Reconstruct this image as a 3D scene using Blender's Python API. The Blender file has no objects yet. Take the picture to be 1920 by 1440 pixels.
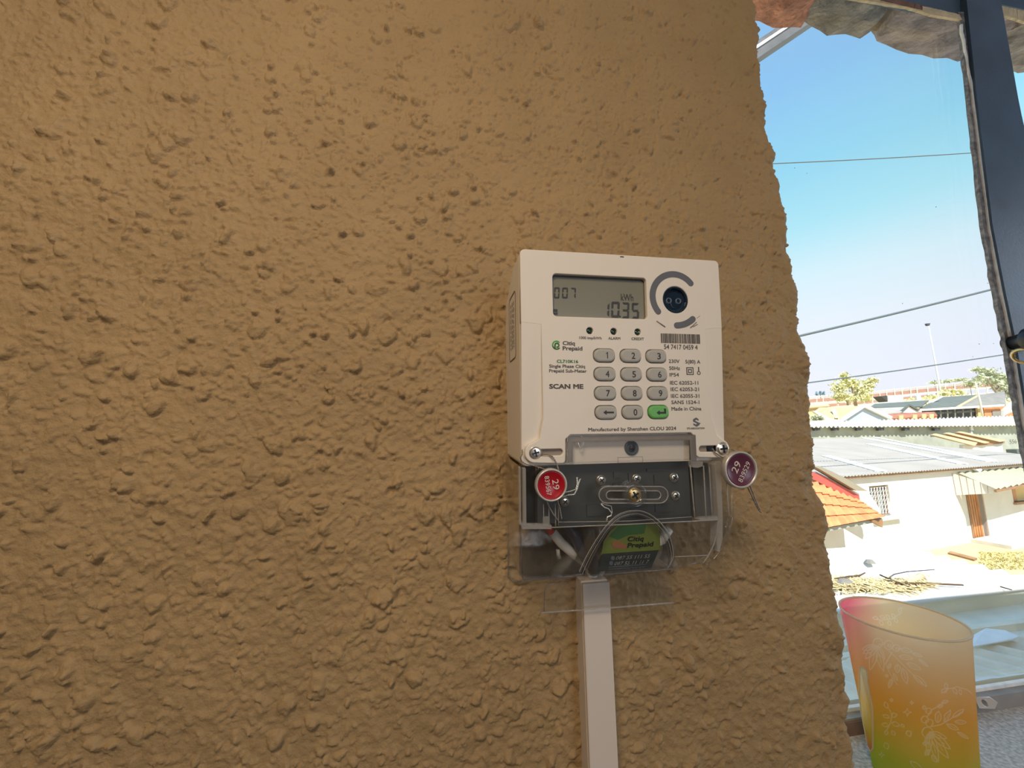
import bpy, bmesh, math, random
import numpy as np
from mathutils import Vector, Matrix
random.seed(7); rng = np.random.default_rng(11)
sc = bpy.context.scene
COL = sc.collection
# ---------------------------------------------------------------- camera
F, CX, CY = 720.0, 960.0, 720.0
CAM = Vector((0, -0.265, 0))          # eye 26.5 cm off the plastered wall (wall plane is Y=0)
def _basis(yaw, pitch, roll):
    fw = Vector((math.sin(yaw)*math.cos(pitch), math.cos(yaw)*math.cos(pitch), math.sin(pitch)))
    r = Vector((math.cos(yaw), -math.sin(yaw), 0)); u = r.cross(fw)
    c, s = math.cos(roll), math.sin(roll)
    return c*r - s*u, s*r + c*u, fw
RI, UP, FW = _basis(math.radians(9.2), math.radians(7.6), math.radians(1.0))
cd = bpy.data.cameras.new('camera'); cam = bpy.data.objects.new('camera', cd); COL.objects.link(cam)
cd.sensor_width = 36; cd.lens = 36*F/1920; cd.clip_start = 0.01; cd.clip_end = 3000
cam.matrix_world = Matrix(((RI.x, UP.x, -FW.x, CAM.x), (RI.y, UP.y, -FW.y, CAM.y), (RI.z, UP.z, -FW.z, CAM.z), (0, 0, 0, 1)))
sc.camera = cam
# ---------------------------------------------------------------- sky, sun, room light, exposure
w = bpy.data.worlds.new('sky'); sc.world = w; w.use_nodes = True
nt = w.node_tree; nt.nodes.clear()
tc = nt.nodes.new('ShaderNodeTexCoord'); sx = nt.nodes.new('ShaderNodeSeparateXYZ'); rp = nt.nodes.new('ShaderNodeValToRGB')
bg = nt.nodes.new('ShaderNodeBackground'); wo = nt.nodes.new('ShaderNodeOutputWorld')
nt.links.new(tc.outputs['Generated'], sx.inputs[0]); nt.links.new(sx.outputs['Z'], rp.inputs[0])
nt.links.new(rp.outputs[0], bg.inputs[0]); nt.links.new(bg.outputs[0], wo.inputs[0])
cr = rp.color_ramp
stops = [(0.0, (.84, .87, .98)), (0.10, (.83, .86, .97)), (0.22, (.78, .86, .95)), (0.31, (.66, .85, .94)), (0.40, (.42, .77, .90)), (0.50, (.30, .66, .86)), (0.62, (.26, .54, .86)), (1.0, (.34, .49, .74))]
while len(cr.elements) < len(stops): cr.elements.new(0.5)
for e, (p, c) in zip(cr.elements, stops): e.position = p; e.color = (*c, 1)
bg.inputs[1].default_value = 1.17
def light(name, kind, loc, target, energy, color, **k):
    d = bpy.data.lights.new(name, kind); d.energy = energy; d.color = color
    for a, b in k.items(): setattr(d, a, b)
    o = bpy.data.objects.new(name, d); COL.objects.link(o); o.location = loc
    o.rotation_euler = (Vector(target)-Vector(loc)).to_track_quat('-Z', 'Y').to_euler()
    return o
light('sun', 'SUN', (0, -10, 12), (0.35, -10+6.0, 12-8.2), 8.0, (1.0, 0.95, 0.86), angle=0.009)
light('warm_fill_light', 'AREA', (-0.18, -0.56, 0.42), (-0.06, -0.03, -0.48), 2.85, (1.0, 0.81, 0.59), shape='DISK', size=0.22)  # added warm area light near the eye; no lamp stands there
light('cool_side_fill', 'AREA', (1.6, -0.22, 0.15), (0.25, 0, 0.0), 4.0, (0.74, 0.85, 1.0), shape='RECTANGLE', size=0.3, size_y=0.8)  # added cool area light that greys the wall towards its corner
light('cool_back_fill', 'AREA', (1.0, -2.9, 0.15), (0.25, 0, 0.0), 14.0, (0.80, 0.88, 1.0), shape='RECTANGLE', size=1.0, size_y=0.9)  # added cool fill behind the eye; the back wall has no window
vs = sc.view_settings; vs.view_transform = 'Standard'; vs.look = 'None'; vs.exposure = 0.0; vs.gamma = 1.0; vs.use_curve_mapping = False
# ---------------------------------------------------------------- helpers
def ray(px, py): px, py = float(px), float(py); return ((px-CX)/F)*RI - ((py-CY)/F)*UP + FW
def at(px, py, D):                     # world point seen at a photo pixel, D metres in front along +Y
    r = ray(px, py); return CAM + r*(D/r.y)
def at_z(px, py, z):
    r = ray(px, py); return CAM + r*(z/r.z)
def at_plane(px, py, p0, n):
    r = ray(px, py); return CAM + r*((p0-CAM).dot(n)/r.dot(n))
def mat(name, col, rough=0.6, metal=0.0, noise=0.0, nscale=20.0, bump=0.0, bscale=200.0, spec=0.5, trans=0.0):
    m = bpy.data.materials.new(name); m.use_nodes = True
    n = m.node_tree.nodes; l = m.node_tree.links; b = n['Principled BSDF']
    b.inputs['Base Color'].default_value = (*col, 1); b.inputs['Roughness'].default_value = rough
    b.inputs['Metallic'].default_value = metal; b.inputs['Specular IOR Level'].default_value = spec
    if noise > 0:
        t = n.new('ShaderNodeTexCoord'); x = n.new('ShaderNodeTexNoise'); x.inputs['Scale'].default_value = nscale; x.inputs['Detail'].default_value = 5
        r = n.new('ShaderNodeValToRGB'); r.color_ramp.elements[0].position = 0.3; r.color_ramp.elements[1].position = 0.7
        r.color_ramp.elements[0].color = (*[c*(1-noise) for c in col], 1); r.color_ramp.elements[1].color = (*[min(1, c*(1+noise)) for c in col], 1)
        l.new(t.outputs['Object'], x.inputs[0]); l.new(x.outputs[0], r.inputs[0]); l.new(r.outputs[0], b.inputs['Base Color'])
    if bump > 0:
        t = n.new('ShaderNodeTexCoord'); x = n.new('ShaderNodeTexNoise'); x.inputs['Scale'].default_value = bscale; x.inputs['Detail'].default_value = 4
        u = n.new('ShaderNodeBump'); u.inputs['Strength'].default_value = bump; u.inputs['Distance'].default_value = 1.0/bscale
        l.new(t.outputs['Object'], x.inputs[0]); l.new(x.outputs[0], u.inputs['Height']); l.new(u.outputs[0], b.inputs['Normal'])
    return m
def clear_mat(name, tint, edge, rough, fac_add=0.0, diff=(0.8, 0.8, 0.8)):
    # thin clear plastic or glass: see-through, with Fresnel gloss and a little milky body
    m = bpy.data.materials.new(name); m.use_nodes = True
    n = m.node_tree.nodes; l = m.node_tree.links; n.clear()
    o = n.new('ShaderNodeOutputMaterial'); t = n.new('ShaderNodeBsdfTransparent'); t.inputs[0].default_value = (*tint, 1)
    g = n.new('ShaderNodeBsdfGlossy'); g.inputs['Roughness'].default_value = rough; g.inputs[0].default_value = (edge, edge, edge, 1)
    d = n.new('ShaderNodeBsdfDiffuse'); d.inputs[0].default_value = (*diff, 1)
    lw = n.new('ShaderNodeLayerWeight'); lw.inputs[0].default_value = 0.5; pw = n.new('ShaderNodeMath'); pw.operation = 'POWER'; pw.inputs[1].default_value = 5.0
    f = n.new('ShaderNodeMath'); f.operation = 'MULTIPLY_ADD'; f.inputs[1].default_value = 0.9; f.inputs[2].default_value = 0.035
    l.new(lw.outputs['Facing'], pw.inputs[0]); l.new(pw.outputs[0], f.inputs[0])
    a = n.new('ShaderNodeMixShader'); c = n.new('ShaderNodeMixShader'); c.inputs[0].default_value = fac_add
    l.new(f.outputs[0], a.inputs[0]); l.new(t.outputs[0], a.inputs[1]); l.new(g.outputs[0], a.inputs[2])
    l.new(a.outputs[0], c.inputs[1]); l.new(d.outputs[0], c.inputs[2]); l.new(c.outputs[0], o.inputs[0])
    return m
def link(name, me, m=None, parent=None, smooth=False):
    o = bpy.data.objects.new(name, me); COL.objects.link(o)
    if m is not None and not me.materials: me.materials.append(m)
    if parent is not None: o.parent = parent
    if smooth: me.polygons.foreach_set('use_smooth', [True]*len(me.polygons))
    return o
def mesh(name, vs_, fs, m, parent=None, smooth=False):
    me = bpy.data.meshes.new(name); me.from_pydata([tuple(v) for v in vs_], [], fs); me.update()
    return link(name, me, m, parent, smooth)
def bmo(name, bm, m, parent=None, smooth=False):
    me = bpy.data.meshes.new(name); bm.normal_update(); bm.to_mesh(me); bm.free()
    return link(name, me, m, parent, smooth)
def tag(o, label=None, cat=None, group=None, kind=None):
    if label: o['label'] = label
    if cat: o['category'] = cat
    if group: o['group'] = group
    if kind: o['kind'] = kind
    return o
def empty(name, loc=(0, 0, 0), rot=(0, 0, 0)):
    o = bpy.data.objects.new(name, None); COL.objects.link(o); o.location = loc; o.rotation_euler = rot; o.empty_display_size = 0.02
    return o
def hull_solid(bm, front, off):        # polygon (3D points) thickened along a vector
    a = [bm.verts.new(p) for p in front]; b = [bm.verts.new(Vector(p)+Vector(off)) for p in front]
    bm.faces.new(a); bm.faces.new(b[::-1]); k = len(a)
    for i in range(k): bm.faces.new((a[i], b[i], b[(i+1) % k], a[(i+1) % k]))
def solid(name, pts, off, m, parent=None):
    bm = bmesh.new(); hull_solid(bm, pts, off); bmesh.ops.recalc_face_normals(bm, faces=bm.faces)
    return bmo(name, bm, m, parent)
def add_box(bm, c, s, rot=None, bev=0.0):
    r = bmesh.ops.create_cube(bm, size=1.0); v = r['verts']
    bmesh.ops.scale(bm, vec=s, verts=v)
    if bev > 0:
        e = {e for x in v for e in x.link_edges}
        v = list({x for f in bmesh.ops.bevel(bm, geom=list(e), offset=bev, segments=2, affect='EDGES', profile=0.6)['faces'] for x in f.verts} | {x for x in v if x.is_valid})
    if rot is not None: bmesh.ops.rotate(bm, cent=(0, 0, 0), matrix=rot, verts=v)
    bmesh.ops.translate(bm, vec=c, verts=v)
def box(name, c, s, m, parent=None, rot=None, bev=0.0):
    bm = bmesh.new(); add_box(bm, c, s, rot, bev); return bmo(name, bm, m, parent)
def bx(name, lo, hi, m, parent=None, bev=0.0):
    lo, hi = Vector(lo), Vector(hi); return box(name, (lo+hi)/2, hi-lo, m, parent, None, bev)
def add_tube(bm, pts, r, n=8, r_end=None, caps=True):
    pts = [Vector(p) for p in pts]; rings = []; up = None
    for i, p in enumerate(pts):
        d = (pts[min(i+1, len(pts)-1)]-pts[max(i-1, 0)]).normalized()
        if up is None: up = Vector((0, 0, 1)) if abs(d.z) < 0.9 else Vector((1, 0, 0))
        a = d.cross(up).normalized(); b = a.cross(d).normalized(); up = b
        rr = r if r_end is None else r+(r_end-r)*i/max(1, len(pts)-1)
        rings.append([bm.verts.new(p+rr*(math.cos(2*math.pi*k/n)*a+math.sin(2*math.pi*k/n)*b)) for k in range(n)])
    for i in range(len(rings)-1):
        for k in range(n): bm.faces.new((rings[i][k], rings[i][(k+1) % n], rings[i+1][(k+1) % n], rings[i+1][k]))
    if caps: bm.faces.new(rings[0][::-1]); bm.faces.new(rings[-1])
def tube(name, pts, r, m, parent=None, n=8, r_end=None, smooth=True):
    bm = bmesh.new(); add_tube(bm, pts, r, n, r_end); bmesh.ops.recalc_face_normals(bm, faces=bm.faces); return bmo(name, bm, m, parent, smooth)
def add_lathe(bm, prof, n=32, M=None, closed=False):   # prof: (radius, height)
    rings = []
    for r, h in prof:
        if r < 1e-7: rings.append([bm.verts.new((0, 0, h))])
        else: rings.append([bm.verts.new((r*math.cos(2*math.pi*k/n), r*math.sin(2*math.pi*k/n), h)) for k in range(n)])
    pairs = list(zip(rings[:-1], rings[1:])) + ([(rings[-1], rings[0])] if closed else [])
    for a, b in pairs:
        for k in range(n):
            k2 = (k+1) % n
            if len(a) == 1 and len(b) == 1: continue
            if len(a) == 1: bm.faces.new((a[0], b[k2], b[k]))
            elif len(b) == 1: bm.faces.new((a[k], a[k2], b[0]))
            else: bm.faces.new((a[k], a[k2], b[k2], b[k]))
    if M is not None: bmesh.ops.transform(bm, matrix=M, verts=[v for r in rings for v in r])
def lathe(name, prof, m, parent=None, n=32, M=None, smooth=False, closed=False):
    bm = bmesh.new(); add_lathe(bm, prof, n, M, closed); bmesh.ops.recalc_face_normals(bm, faces=bm.faces); return bmo(name, bm, m, parent, smooth)
def plate_mesh(loops, w0, w1, bev=0.0):    # flat plate with holes (first loop outline, others holes), between heights w0 and w1
    cu = bpy.data.curves.new('p', 'CURVE'); cu.dimensions = '2D'; cu.fill_mode = 'BOTH'; cu.extrude = (w1-w0)/2-bev
    cu.bevel_depth = bev; cu.bevel_resolution = 2; cu.offset = -bev
    for lp in loops:
        s = cu.splines.new('POLY'); s.points.add(len(lp)-1); s.use_cyclic_u = True
        for q, p in zip(s.points, lp): q.co = (p[0], p[1], 0, 1)
    o = bpy.data.objects.new('p', cu); me = bpy.data.meshes.new_from_object(o)
    bpy.data.objects.remove(o); bpy.data.curves.remove(cu)
    me.transform(Matrix.Translation((0, 0, (w0+w1)/2))); return me
def plate(name, loops, w0, w1, m, parent=None, bev=0.0): return link(name, plate_mesh(loops, w0, w1, bev), m, parent)
def rrect(x0, y0, x1, y1, r, n=6):
    out = []
    for cx, cy, a in ((x1-r, y1-r, 0), (x0+r, y1-r, 90), (x0+r, y0+r, 180), (x1-r, y0+r, 270)):
        for k in range(n+1):
            t = math.radians(a+90*k/n); out.append((cx+r*math.cos(t), cy+r*math.sin(t)))
    return out
def circ(cx, cy, r, n=28): return [(cx+r*math.cos(2*math.pi*k/n), cy+r*math.sin(2*math.pi*k/n)) for k in range(n)]
def arc_band(cx, cy, r, hw, a0, a1, n=28):   # rounded-end arc stroke
    out = []
    for k in range(n+1): t = math.radians(a0+(a1-a0)*k/n); out.append((cx+(r+hw)*math.cos(t), cy+(r+hw)*math.sin(t)))
    t1 = math.radians(a1); ex, ey = cx+r*math.cos(t1), cy+r*math.sin(t1)
    for k in range(1, 8): t = t1+math.pi*k/8; out.append((ex+hw*math.cos(t), ey+hw*math.sin(t)))
    for k in range(n+1): t = math.radians(a1+(a0-a1)*k/n); out.append((cx+(r-hw)*math.cos(t), cy+(r-hw)*math.sin(t)))
    t0 = math.radians(a0); ex, ey = cx+r*math.cos(t0), cy+r*math.sin(t0)
    for k in range(1, 8): t = t0+math.pi+math.pi*k/8; out.append((ex+hw*math.cos(t), ey+hw*math.sin(t)))
    return out
def text_mesh(s, x0, x1, yc, capH, bold=0.0, w=0.0, shear=0.0):
    cu = bpy.data.curves.new('t', 'FONT'); cu.body = s; cu.size = 1.0; cu.shear = shear; cu.resolution_u = 3; cu.fill_mode = 'FRONT'
    o = bpy.data.objects.new('t', cu); me = bpy.data.meshes.new_from_object(o); bpy.data.objects.remove(o); bpy.data.curves.remove(cu)
    n = len(me.vertices); co = np.empty(n*3, 'f'); me.vertices.foreach_get('co', co); co = co.reshape(-1, 3)
    ax0, ax1 = co[:, 0].min()-bold, co[:, 0].max()+bold; cap = 0.70+2*bold
    co[:, 0] = x0+(co[:, 0]-ax0)*(x1-x0)/(ax1-ax0); co[:, 1] = yc+(co[:, 1]+bold-cap/2)*capH/cap; co[:, 2] = w
    if bold <= 0: me.vertices.foreach_set('co', co.ravel()); me.update(); return me
    # heavier strokes: the same outlines laid down again a hair to each side
    bxx, byy = bold*(x1-x0)/(ax1-ax0), bold*capH/cap; fs = [tuple(p.vertices) for p in me.polygons]; V, Fc = [], []
    for k, (sx_, sy_) in enumerate(((0, 0), (1, 0), (-1, 0), (0, 1), (0, -1), (.7, .7), (-.7, .7), (.7, -.7), (-.7, -.7))):
        V.append(co+np.array([sx_*bxx, sy_*byy, k*2e-7])); Fc += [tuple(i+k*n for i in f) for f in fs]
    bpy.data.meshes.remove(me); me = bpy.data.meshes.new('lettering'); me.from_pydata(np.vstack(V).tolist(), [], Fc); me.update(); return me
# ---------------------------------------------------------------- materials
M = {}
M['plaster'] = mat('mustard_plaster', (0.395, 0.268, 0.135), 0.6, noise=0.07, nscale=14, bump=0.4, bscale=750, spec=0.25)
M['room_wall'] = mat('room_plaster', (0.48, 0.36, 0.2), 0.8, noise=0.05, nscale=6)
M['ceiling'] = mat('ceiling_board', (0.62, 0.56, 0.45), 0.9, noise=0.04)
M['floor'] = mat('floor_screed', (0.22, 0.17, 0.13), 0.5, noise=0.1)
M['white_plastic'] = mat('cream_abs_plastic', (0.84, 0.77, 0.69), 0.42, bump=0.05, bscale=3500, spec=0.35)
M['trunking'] = mat('white_pvc', (0.74, 0.66, 0.60), 0.5, spec=0.35)
M['key'] = mat('grey_rubber', (0.46, 0.45, 0.42), 0.6)
M['key_green'] = mat('green_rubber', (0.16, 0.50, 0.14), 0.5)
M['ink'] = mat('black_ink', (0.045, 0.04, 0.045), 0.6)
M['ink_grey'] = mat('dark_grey_ink', (0.10, 0.09, 0.085), 0.6)
M['ink_green'] = mat('green_ink', (0.02, 0.17, 0.025), 0.6)
M['ink_lime'] = mat('lime_ink', (0.10, 0.38, 0.08), 0.6)
M['band'] = mat('slate_grey_print', (0.13, 0.135, 0.155), 0.5)
M['lcd'] = mat('lcd_glass', (0.225, 0.215, 0.16), 0.3, spec=0.4)
M['lcd_seg'] = mat('lcd_segment', (0.035, 0.034, 0.03), 0.4)
M['black'] = mat('black_plastic', (0.012, 0.014, 0.02), 0.35)
M['lens'] = mat('dark_blue_lens', (0.012, 0.028, 0.055), 0.08, spec=0.8)
M['lens_ring'] = mat('grey_blue_lens_ring', (0.10, 0.13, 0.17), 0.25)
M['led'] = mat('dark_green_lens', (0.01, 0.03, 0.025), 0.12, spec=0.8)
M['slot'] = mat('taupe_slot_floor', (0.30, 0.25, 0.21), 0.6)
M['terminal'] = mat('charcoal_terminal_plastic', (0.055, 0.062, 0.062), 0.45)
M['zinc'] = mat('bright_zinc', (0.75, 0.70, 0.62), 0.28, metal=0.9)
M['brass'] = mat('yellow_zinc', (0.62, 0.47, 0.24), 0.3, metal=0.9)
M['wire'] = mat('twisted_steel_wire', (0.35, 0.30, 0.26), 0.4, metal=0.8)
M['glint_white'] = mat('glint_white_metal', (0.9, 0.9, 0.88), 0.3, metal=0.6)  # pale metal standing for glints on the cover and wire tails
M['seal_rim'] = mat('aluminium_rim', (0.62, 0.57, 0.52), 0.38, metal=0.5)
M['seal_red'] = mat('red_enamel', (0.42, 0.008, 0.02), 0.3)
M['seal_purple'] = mat('purple_enamel', (0.13, 0.035, 0.07), 0.3)
M['seal_text'] = mat('pale_print', (0.75, 0.62, 0.58), 0.5)
M['clear'] = clear_mat('clear_cover_plastic', (0.97, 0.97, 0.97), 0.95, 0.05, 0.010)
M['clear_thin'] = clear_mat('clear_backing_plastic', (0.975, 0.975, 0.97), 0.9, 0.12, 0.02)
M['clear_edge'] = clear_mat('clear_plastic_edge', (0.80, 0.80, 0.80), 1.0, 0.10, 0.24, (0.85, 0.82, 0.78))
M['clear_dim'] = clear_mat('clear_plastic_step', (0.74, 0.74, 0.74), 1.0, 0.10, 0.07, (0.7, 0.68, 0.66))
M['glass'] = clear_mat('window_glass', (0.985, 0.99, 0.99), 0.9, 0.0, 0.0)
M['white_cable'] = mat('white_cable_sheath', (0.78, 0.74, 0.68), 0.45)
M['red_cable'] = mat('red_core', (0.55, 0.03, 0.02), 0.4)
M['grey_cable'] = mat('slate_cable_core', (0.06, 0.06, 0.09), 0.4)
M['sticker_black'] = mat('black_label', (0.015, 0.022, 0.02), 0.4)
M['sticker_green'] = mat('lime_label', (0.15, 0.20, 0.03), 0.35)
M['sticker_dark'] = mat('deep_green_label', (0.035, 0.13, 0.03), 0.35)
M['sticker_text'] = mat('pale_label_print', (0.72, 0.74, 0.72), 0.5)
M['steel_paint'] = mat('blue_grey_paint', (0.065, 0.115, 0.19), 0.5, noise=0.25, nscale=12, bump=0.1, bscale=300)
M['putty'] = mat('weathered_putty', (0.24, 0.24, 0.27), 0.9, noise=0.5, nscale=160, bump=0.6, bscale=350)
M['white_flake'] = mat('flaked_white_paint', (0.90, 0.95, 0.98), 0.8, noise=0.15, nscale=90)
M['cream_flake'] = mat('flaked_cream_paint', (0.62, 0.50, 0.33), 0.8, noise=0.2, nscale=70)
M['oxide'] = mat('red_oxide_paint', (0.25, 0.135, 0.105), 0.65, noise=0.25, nscale=60)
M['mortar'] = mat('brown_mortar', (0.20, 0.14, 0.09), 0.9, noise=0.3, nscale=80)
M['sill'] = mat('grey_granolithic', (0.52, 0.50, 0.48), 0.6, noise=0.4, nscale=300, bump=0.2, bscale=500)
def brickmat(n, c): return mat(n, c, 0.9, noise=0.35, nscale=45, bump=0.7, bscale=160)
M['brick_red'] = brickmat('red_brick', (0.50, 0.22, 0.15)); M['brick_grey'] = brickmat('grey_brick', (0.27, 0.24, 0.23)); M['brick_mauve'] = brickmat('mauve_brick', (0.31, 0.25, 0.25))

# ---------------------------------------------------------------- the plastered wall with its rough outer corner
def stucco_wall():
    d = 0.0009
    XL, XE, r, rev = -0.36, 0.286, 0.007, 0.05
    s1 = XE + r*(math.pi/2-1) + rev
    ss = np.arange(XL, s1, d); zs = np.arange(-0.32, 0.47, d)
    ns, nz = len(ss), len(zs)
    S, Z = np.meshgrid(ss, zs, indexing='ij')
    def noise(scale, seed):
        g = np.random.default_rng(seed).standard_normal((ns, nz))
        kx = np.fft.fftfreq(ns)[:, None]; ky = np.fft.rfftfreq(nz)[None, :]
        f = np.fft.irfft2(np.fft.rfft2(g)*np.exp(-((kx**2+ky**2)*(scale/d)**2)*2*math.pi**2*0.25), s=(ns, nz)); return f/f.std()
    right = np.clip((S-0.06)/0.16, 0, 1)                      # the coat is sprayed finer towards the window
    wx, wz = noise(0.006, 1)*0.0011, noise(0.006, 2)*0.0011
    H = 0.00020*noise(0.014, 3) + 0.00017*noise(0.005, 4) + 0.00015*noise(0.0022, 5)
    g = np.random.default_rng(5)
    D = np.zeros_like(H)
    def stamp(n, rmin, rmax, h, sharp, pit=False):
        cs = g.uniform(XL, s1, n); cz = g.uniform(-0.32, 0.47, n); rr = rmin+(rmax-rmin)*g.random(n)**2.2; asp = g.uniform(0.65, 1.0, n); an = g.uniform(0, math.pi, n); hh = h*(0.45+0.75*g.random(n))
        for c0, c1, rad, a, t, hgt in zip(cs, cz, rr, asp, an, hh):
            fr = min(1, max(0, (c0-0.06)/0.16))
            if pit:
                if g.random() > 0.12+0.88*fr: continue
            else: rad *= 1-0.35*fr
            k = int(rad*1.5/d)+2; i = int((c0-XL)/d); j = int((c1+0.32)/d)
            i0, i1, j0, j1 = max(0, i-k), min(ns, i+k), max(0, j-k), min(nz, j+k)
            if i0 >= i1 or j0 >= j1: continue
            x = S[i0:i1, j0:j1]+wx[i0:i1, j0:j1]-c0; y = Z[i0:i1, j0:j1]+wz[i0:i1, j0:j1]-c1
            u = (x*math.cos(t)+y*math.sin(t))/rad; v = (-x*math.sin(t)+y*math.cos(t))/(rad*a)
            r2 = u*u+v*v; q = np.clip(1-r2, 0, 1)**sharp*hgt
            if rmax > .006: D[i0:i1, j0:j1] -= .16*hgt*np.clip(1-np.abs(np.sqrt(r2)-1.10)/.2, 0, 1)     # a slight moat where each blob meets the coat
            if pit: D[i0:i1, j0:j1] -= q
            elif rmax < .003: D[i0:i1, j0:j1] += .55*q
            else: D[i0:i1, j0:j1] = np.maximum(D[i0:i1, j0:j1], q)
    stamp(1600, 0.0024, 0.0066, 0.0022, 0.32)
    stamp(26000, 0.0010, 0.0029, 0.0015, 0.36)
    stamp(26000, 0.0007, 0.0019, 0.0009, 0.5)
    stamp(7000, 0.0012, 0.0040, 0.0013, 0.8, True)
    H = (H+D)*1.3*(1-.25*right)
    fade = np.clip((S-XL)/0.015, 0, 1)*np.clip((Z+0.32)/0.015, 0, 1)*np.clip((0.4685-Z)/0.015, 0, 1)
    H *= fade
    # the corner runs down a little unevenly, as trowelled by hand
    kz = np.array([-0.40, -0.2388, -0.191, -0.1176, -0.0388, 0.0455, 0.136, 0.209, 0.285, 0.3965, 0.5]); kx = np.array([0.286, 0.2867, 0.2912, 0.291, 0.286, 0.289, 0.2861, 0.2852, 0.2775, 0.2824, 0.283])
    sh = (np.interp(Z, kz, kx)-XE-0.0015)*np.clip((S-0.16)/0.11, 0, 1)
    a = np.clip((S-(XE-r))/(r*math.pi/2)*(math.pi/2), 0, math.pi/2); over = np.clip(S-(XE-r)-r*math.pi/2, 0, None)
    X = np.minimum(S, XE-r)+r*np.sin(a)+sh; Y = r*(1-np.cos(a))+over
    edge = np.clip((S-(XE-0.02))/0.02, 0, 1)*np.exp(-over/0.02)
    H = H + edge*(0.0011*noise(0.012, 9)+0.0005*noise(0.005, 10))
    X = X+H*np.sin(a); Y = Y-H*np.cos(a)
    V = np.stack([X, Y, Z], -1).reshape(-1, 3)
    idx = np.arange(ns*nz).reshape(ns, nz)
    Q = np.stack([idx[:-1, :-1], idx[1:, :-1], idx[1:, 1:], idx[:-1, 1:]], -1).reshape(-1, 4)
    # plain plaster beyond the photographed patch, and the outer part of the reveal
    n0 = len(V); ex = []; eq = []
    def quad(p): eq.append([n0+len(ex)+k for k in range(4)]); ex.extend(p)
    zb, zt = -0.32, zs[-1]; xr = XE
    quad([(-1.6, 0, -1.5), (XL, 0, -1.5), (XL, 0, 0.99), (-1.6, 0, 0.99)])
    quad([(XL, 0, -1.5), (xr, 0, -1.5), (xr, 0, zb), (XL, 0, zb)])
    quad([(XL, 0, zt), (xr, 0, zt), (xr, 0, 0.99), (XL, 0, 0.99)])
    quad([(xr, 0.045, -1.5), (xr, 0.19, -1.5), (xr, 0.19, 0.99), (xr, 0.045, 0.99)])
    quad([(-1.6, 0.19, -1.5), (xr, 0.19, -1.5), (xr, 0.19, 0.99), (-1.6, 0.19, 0.99)])
    V = np.vstack([V, np.array(ex)]); Q = np.vstack([Q, np.array(eq)])
    me = bpy.data.meshes.new('wall_front'); me.vertices.add(len(V)); me.vertices.foreach_set('co', V.ravel())
    me.loops.add(Q.size); me.loops.foreach_set('vertex_index', Q.ravel().astype(np.int32)); me.polygons.add(len(Q))
    me.polygons.foreach_set('loop_start', np.arange(0, Q.size, 4, dtype=np.int32)); me.update(calc_edges=True); me.validate()
    return tag(link('wall_front', me, M['plaster'], None, True), kind='structure')
wall = stucco_wall()
def struct(name, lo, hi, m): return tag(bx(name, lo, hi, m), kind='structure')
struct('wall_window', (0.286, 0.0, -1.5), (2.2, 0.19, -0.335), M['room_wall'])
struct('wall_beyond', (1.75, 0.0, -0.335), (2.2, 0.19, 0.99), M['room_wall'])
struct('unseen_wall_run', (2.3, 0.0, -1.5), (6.5, 0.19, 0.99), M['room_wall'])  # unseen; building carried on so its shadow covers the lean-to roof
struct('wall_left', (-1.7, -3.2, -1.5), (-1.6, 0.19, 0.99), M['room_wall'])
struct('wall_right', (2.2, -3.2, -1.5), (2.3, 0.19, 0.99), M['room_wall'])
struct('wall_back', (-1.7, -3.3, -1.5), (2.3, -3.2, 0.99), M['room_wall'])
struct('floor', (-1.7, -3.3, -1.6), (2.3, 0.19, -1.5), M['floor'])
struct('ceiling', (-1.7, -3.3, 0.95), (6.5, 0.20, 1.05), M['ceiling'])

# brick window head above the frame: soldier bricks seen from below
head = tag(bx('wall_head', (0.287, 0.0, 0.762), (1.9, 0.19, 0.99), M['room_wall']), kind='structure')
bx('mortar_bed', (0.287, 0.10, 0.664), (1.9, 0.192, 0.762), M['mortar'], head)
def rough_brick(name, lo, hi, skew, m, seed, cut=(0, 0)):
    bm = bmesh.new(); add_box(bm, (0, 0, 0), (1, 1, 1), None, 0.0)
    bmesh.ops.subdivide_edges(bm, edges=bm.edges, cuts=7, use_grid_fill=True)
    R = random.Random(seed); ph = [R.uniform(0, 6) for _ in range(8)]
    for v in bm.verts:
        c = v.co*2; k = 1-0.03*(abs(c.x*c.z)**3+abs(c.y*c.z)**3+abs(c.x*c.y)**3)
        p = Vector((lo[i]+(hi[i]-lo[i])*(c[i]*k+1)/2 for i in range(3)))
        p.x += skew*(p.y-hi[1])
        n = 0.0022*math.sin(p.x*95+ph[0]+p.y*40)+0.0016*math.sin(p.x*210+ph[1])+0.0018*math.sin(p.y*130+ph[2]+p.x*60)
        if c.z < 0: p.z += n + (cut[0]*max(0, -c.x)**3+cut[1]*max(0, c.x)**3)
        p.y += 0.002*math.sin(p.x*120+ph[3])+0.0015*math.sin(p.z*150+ph[4])
        p.x += 0.002*math.sin(p.z*140+ph[5]+p.y*90)
        v.co = p
    return bmo(name, bm, m, head, False)
xb = [at(1400, 66, .468).x, at(1506, 68, .468).x, at(1630, 80, .468).x, at(1818, 112, .468).x, at(1905, 132, .468).x+0.06, at(1990, 150, .468).x+.14]
zz = [0.650, 0.656, 0.644, 0.640, 0.640]; mm = ['brick_red', 'brick_grey', 'brick_mauve', 'brick_grey', 'brick_red']
for i in range(5):
    rough_brick('brick', (xb[i]-0.003, 0.092, zz[i]), (xb[i+1]+0.003, 0.203, zz[i]+0.11), 0.45 if i < 2 else 0.1, M[mm[i]], i, (0.006, 0.006))
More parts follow.
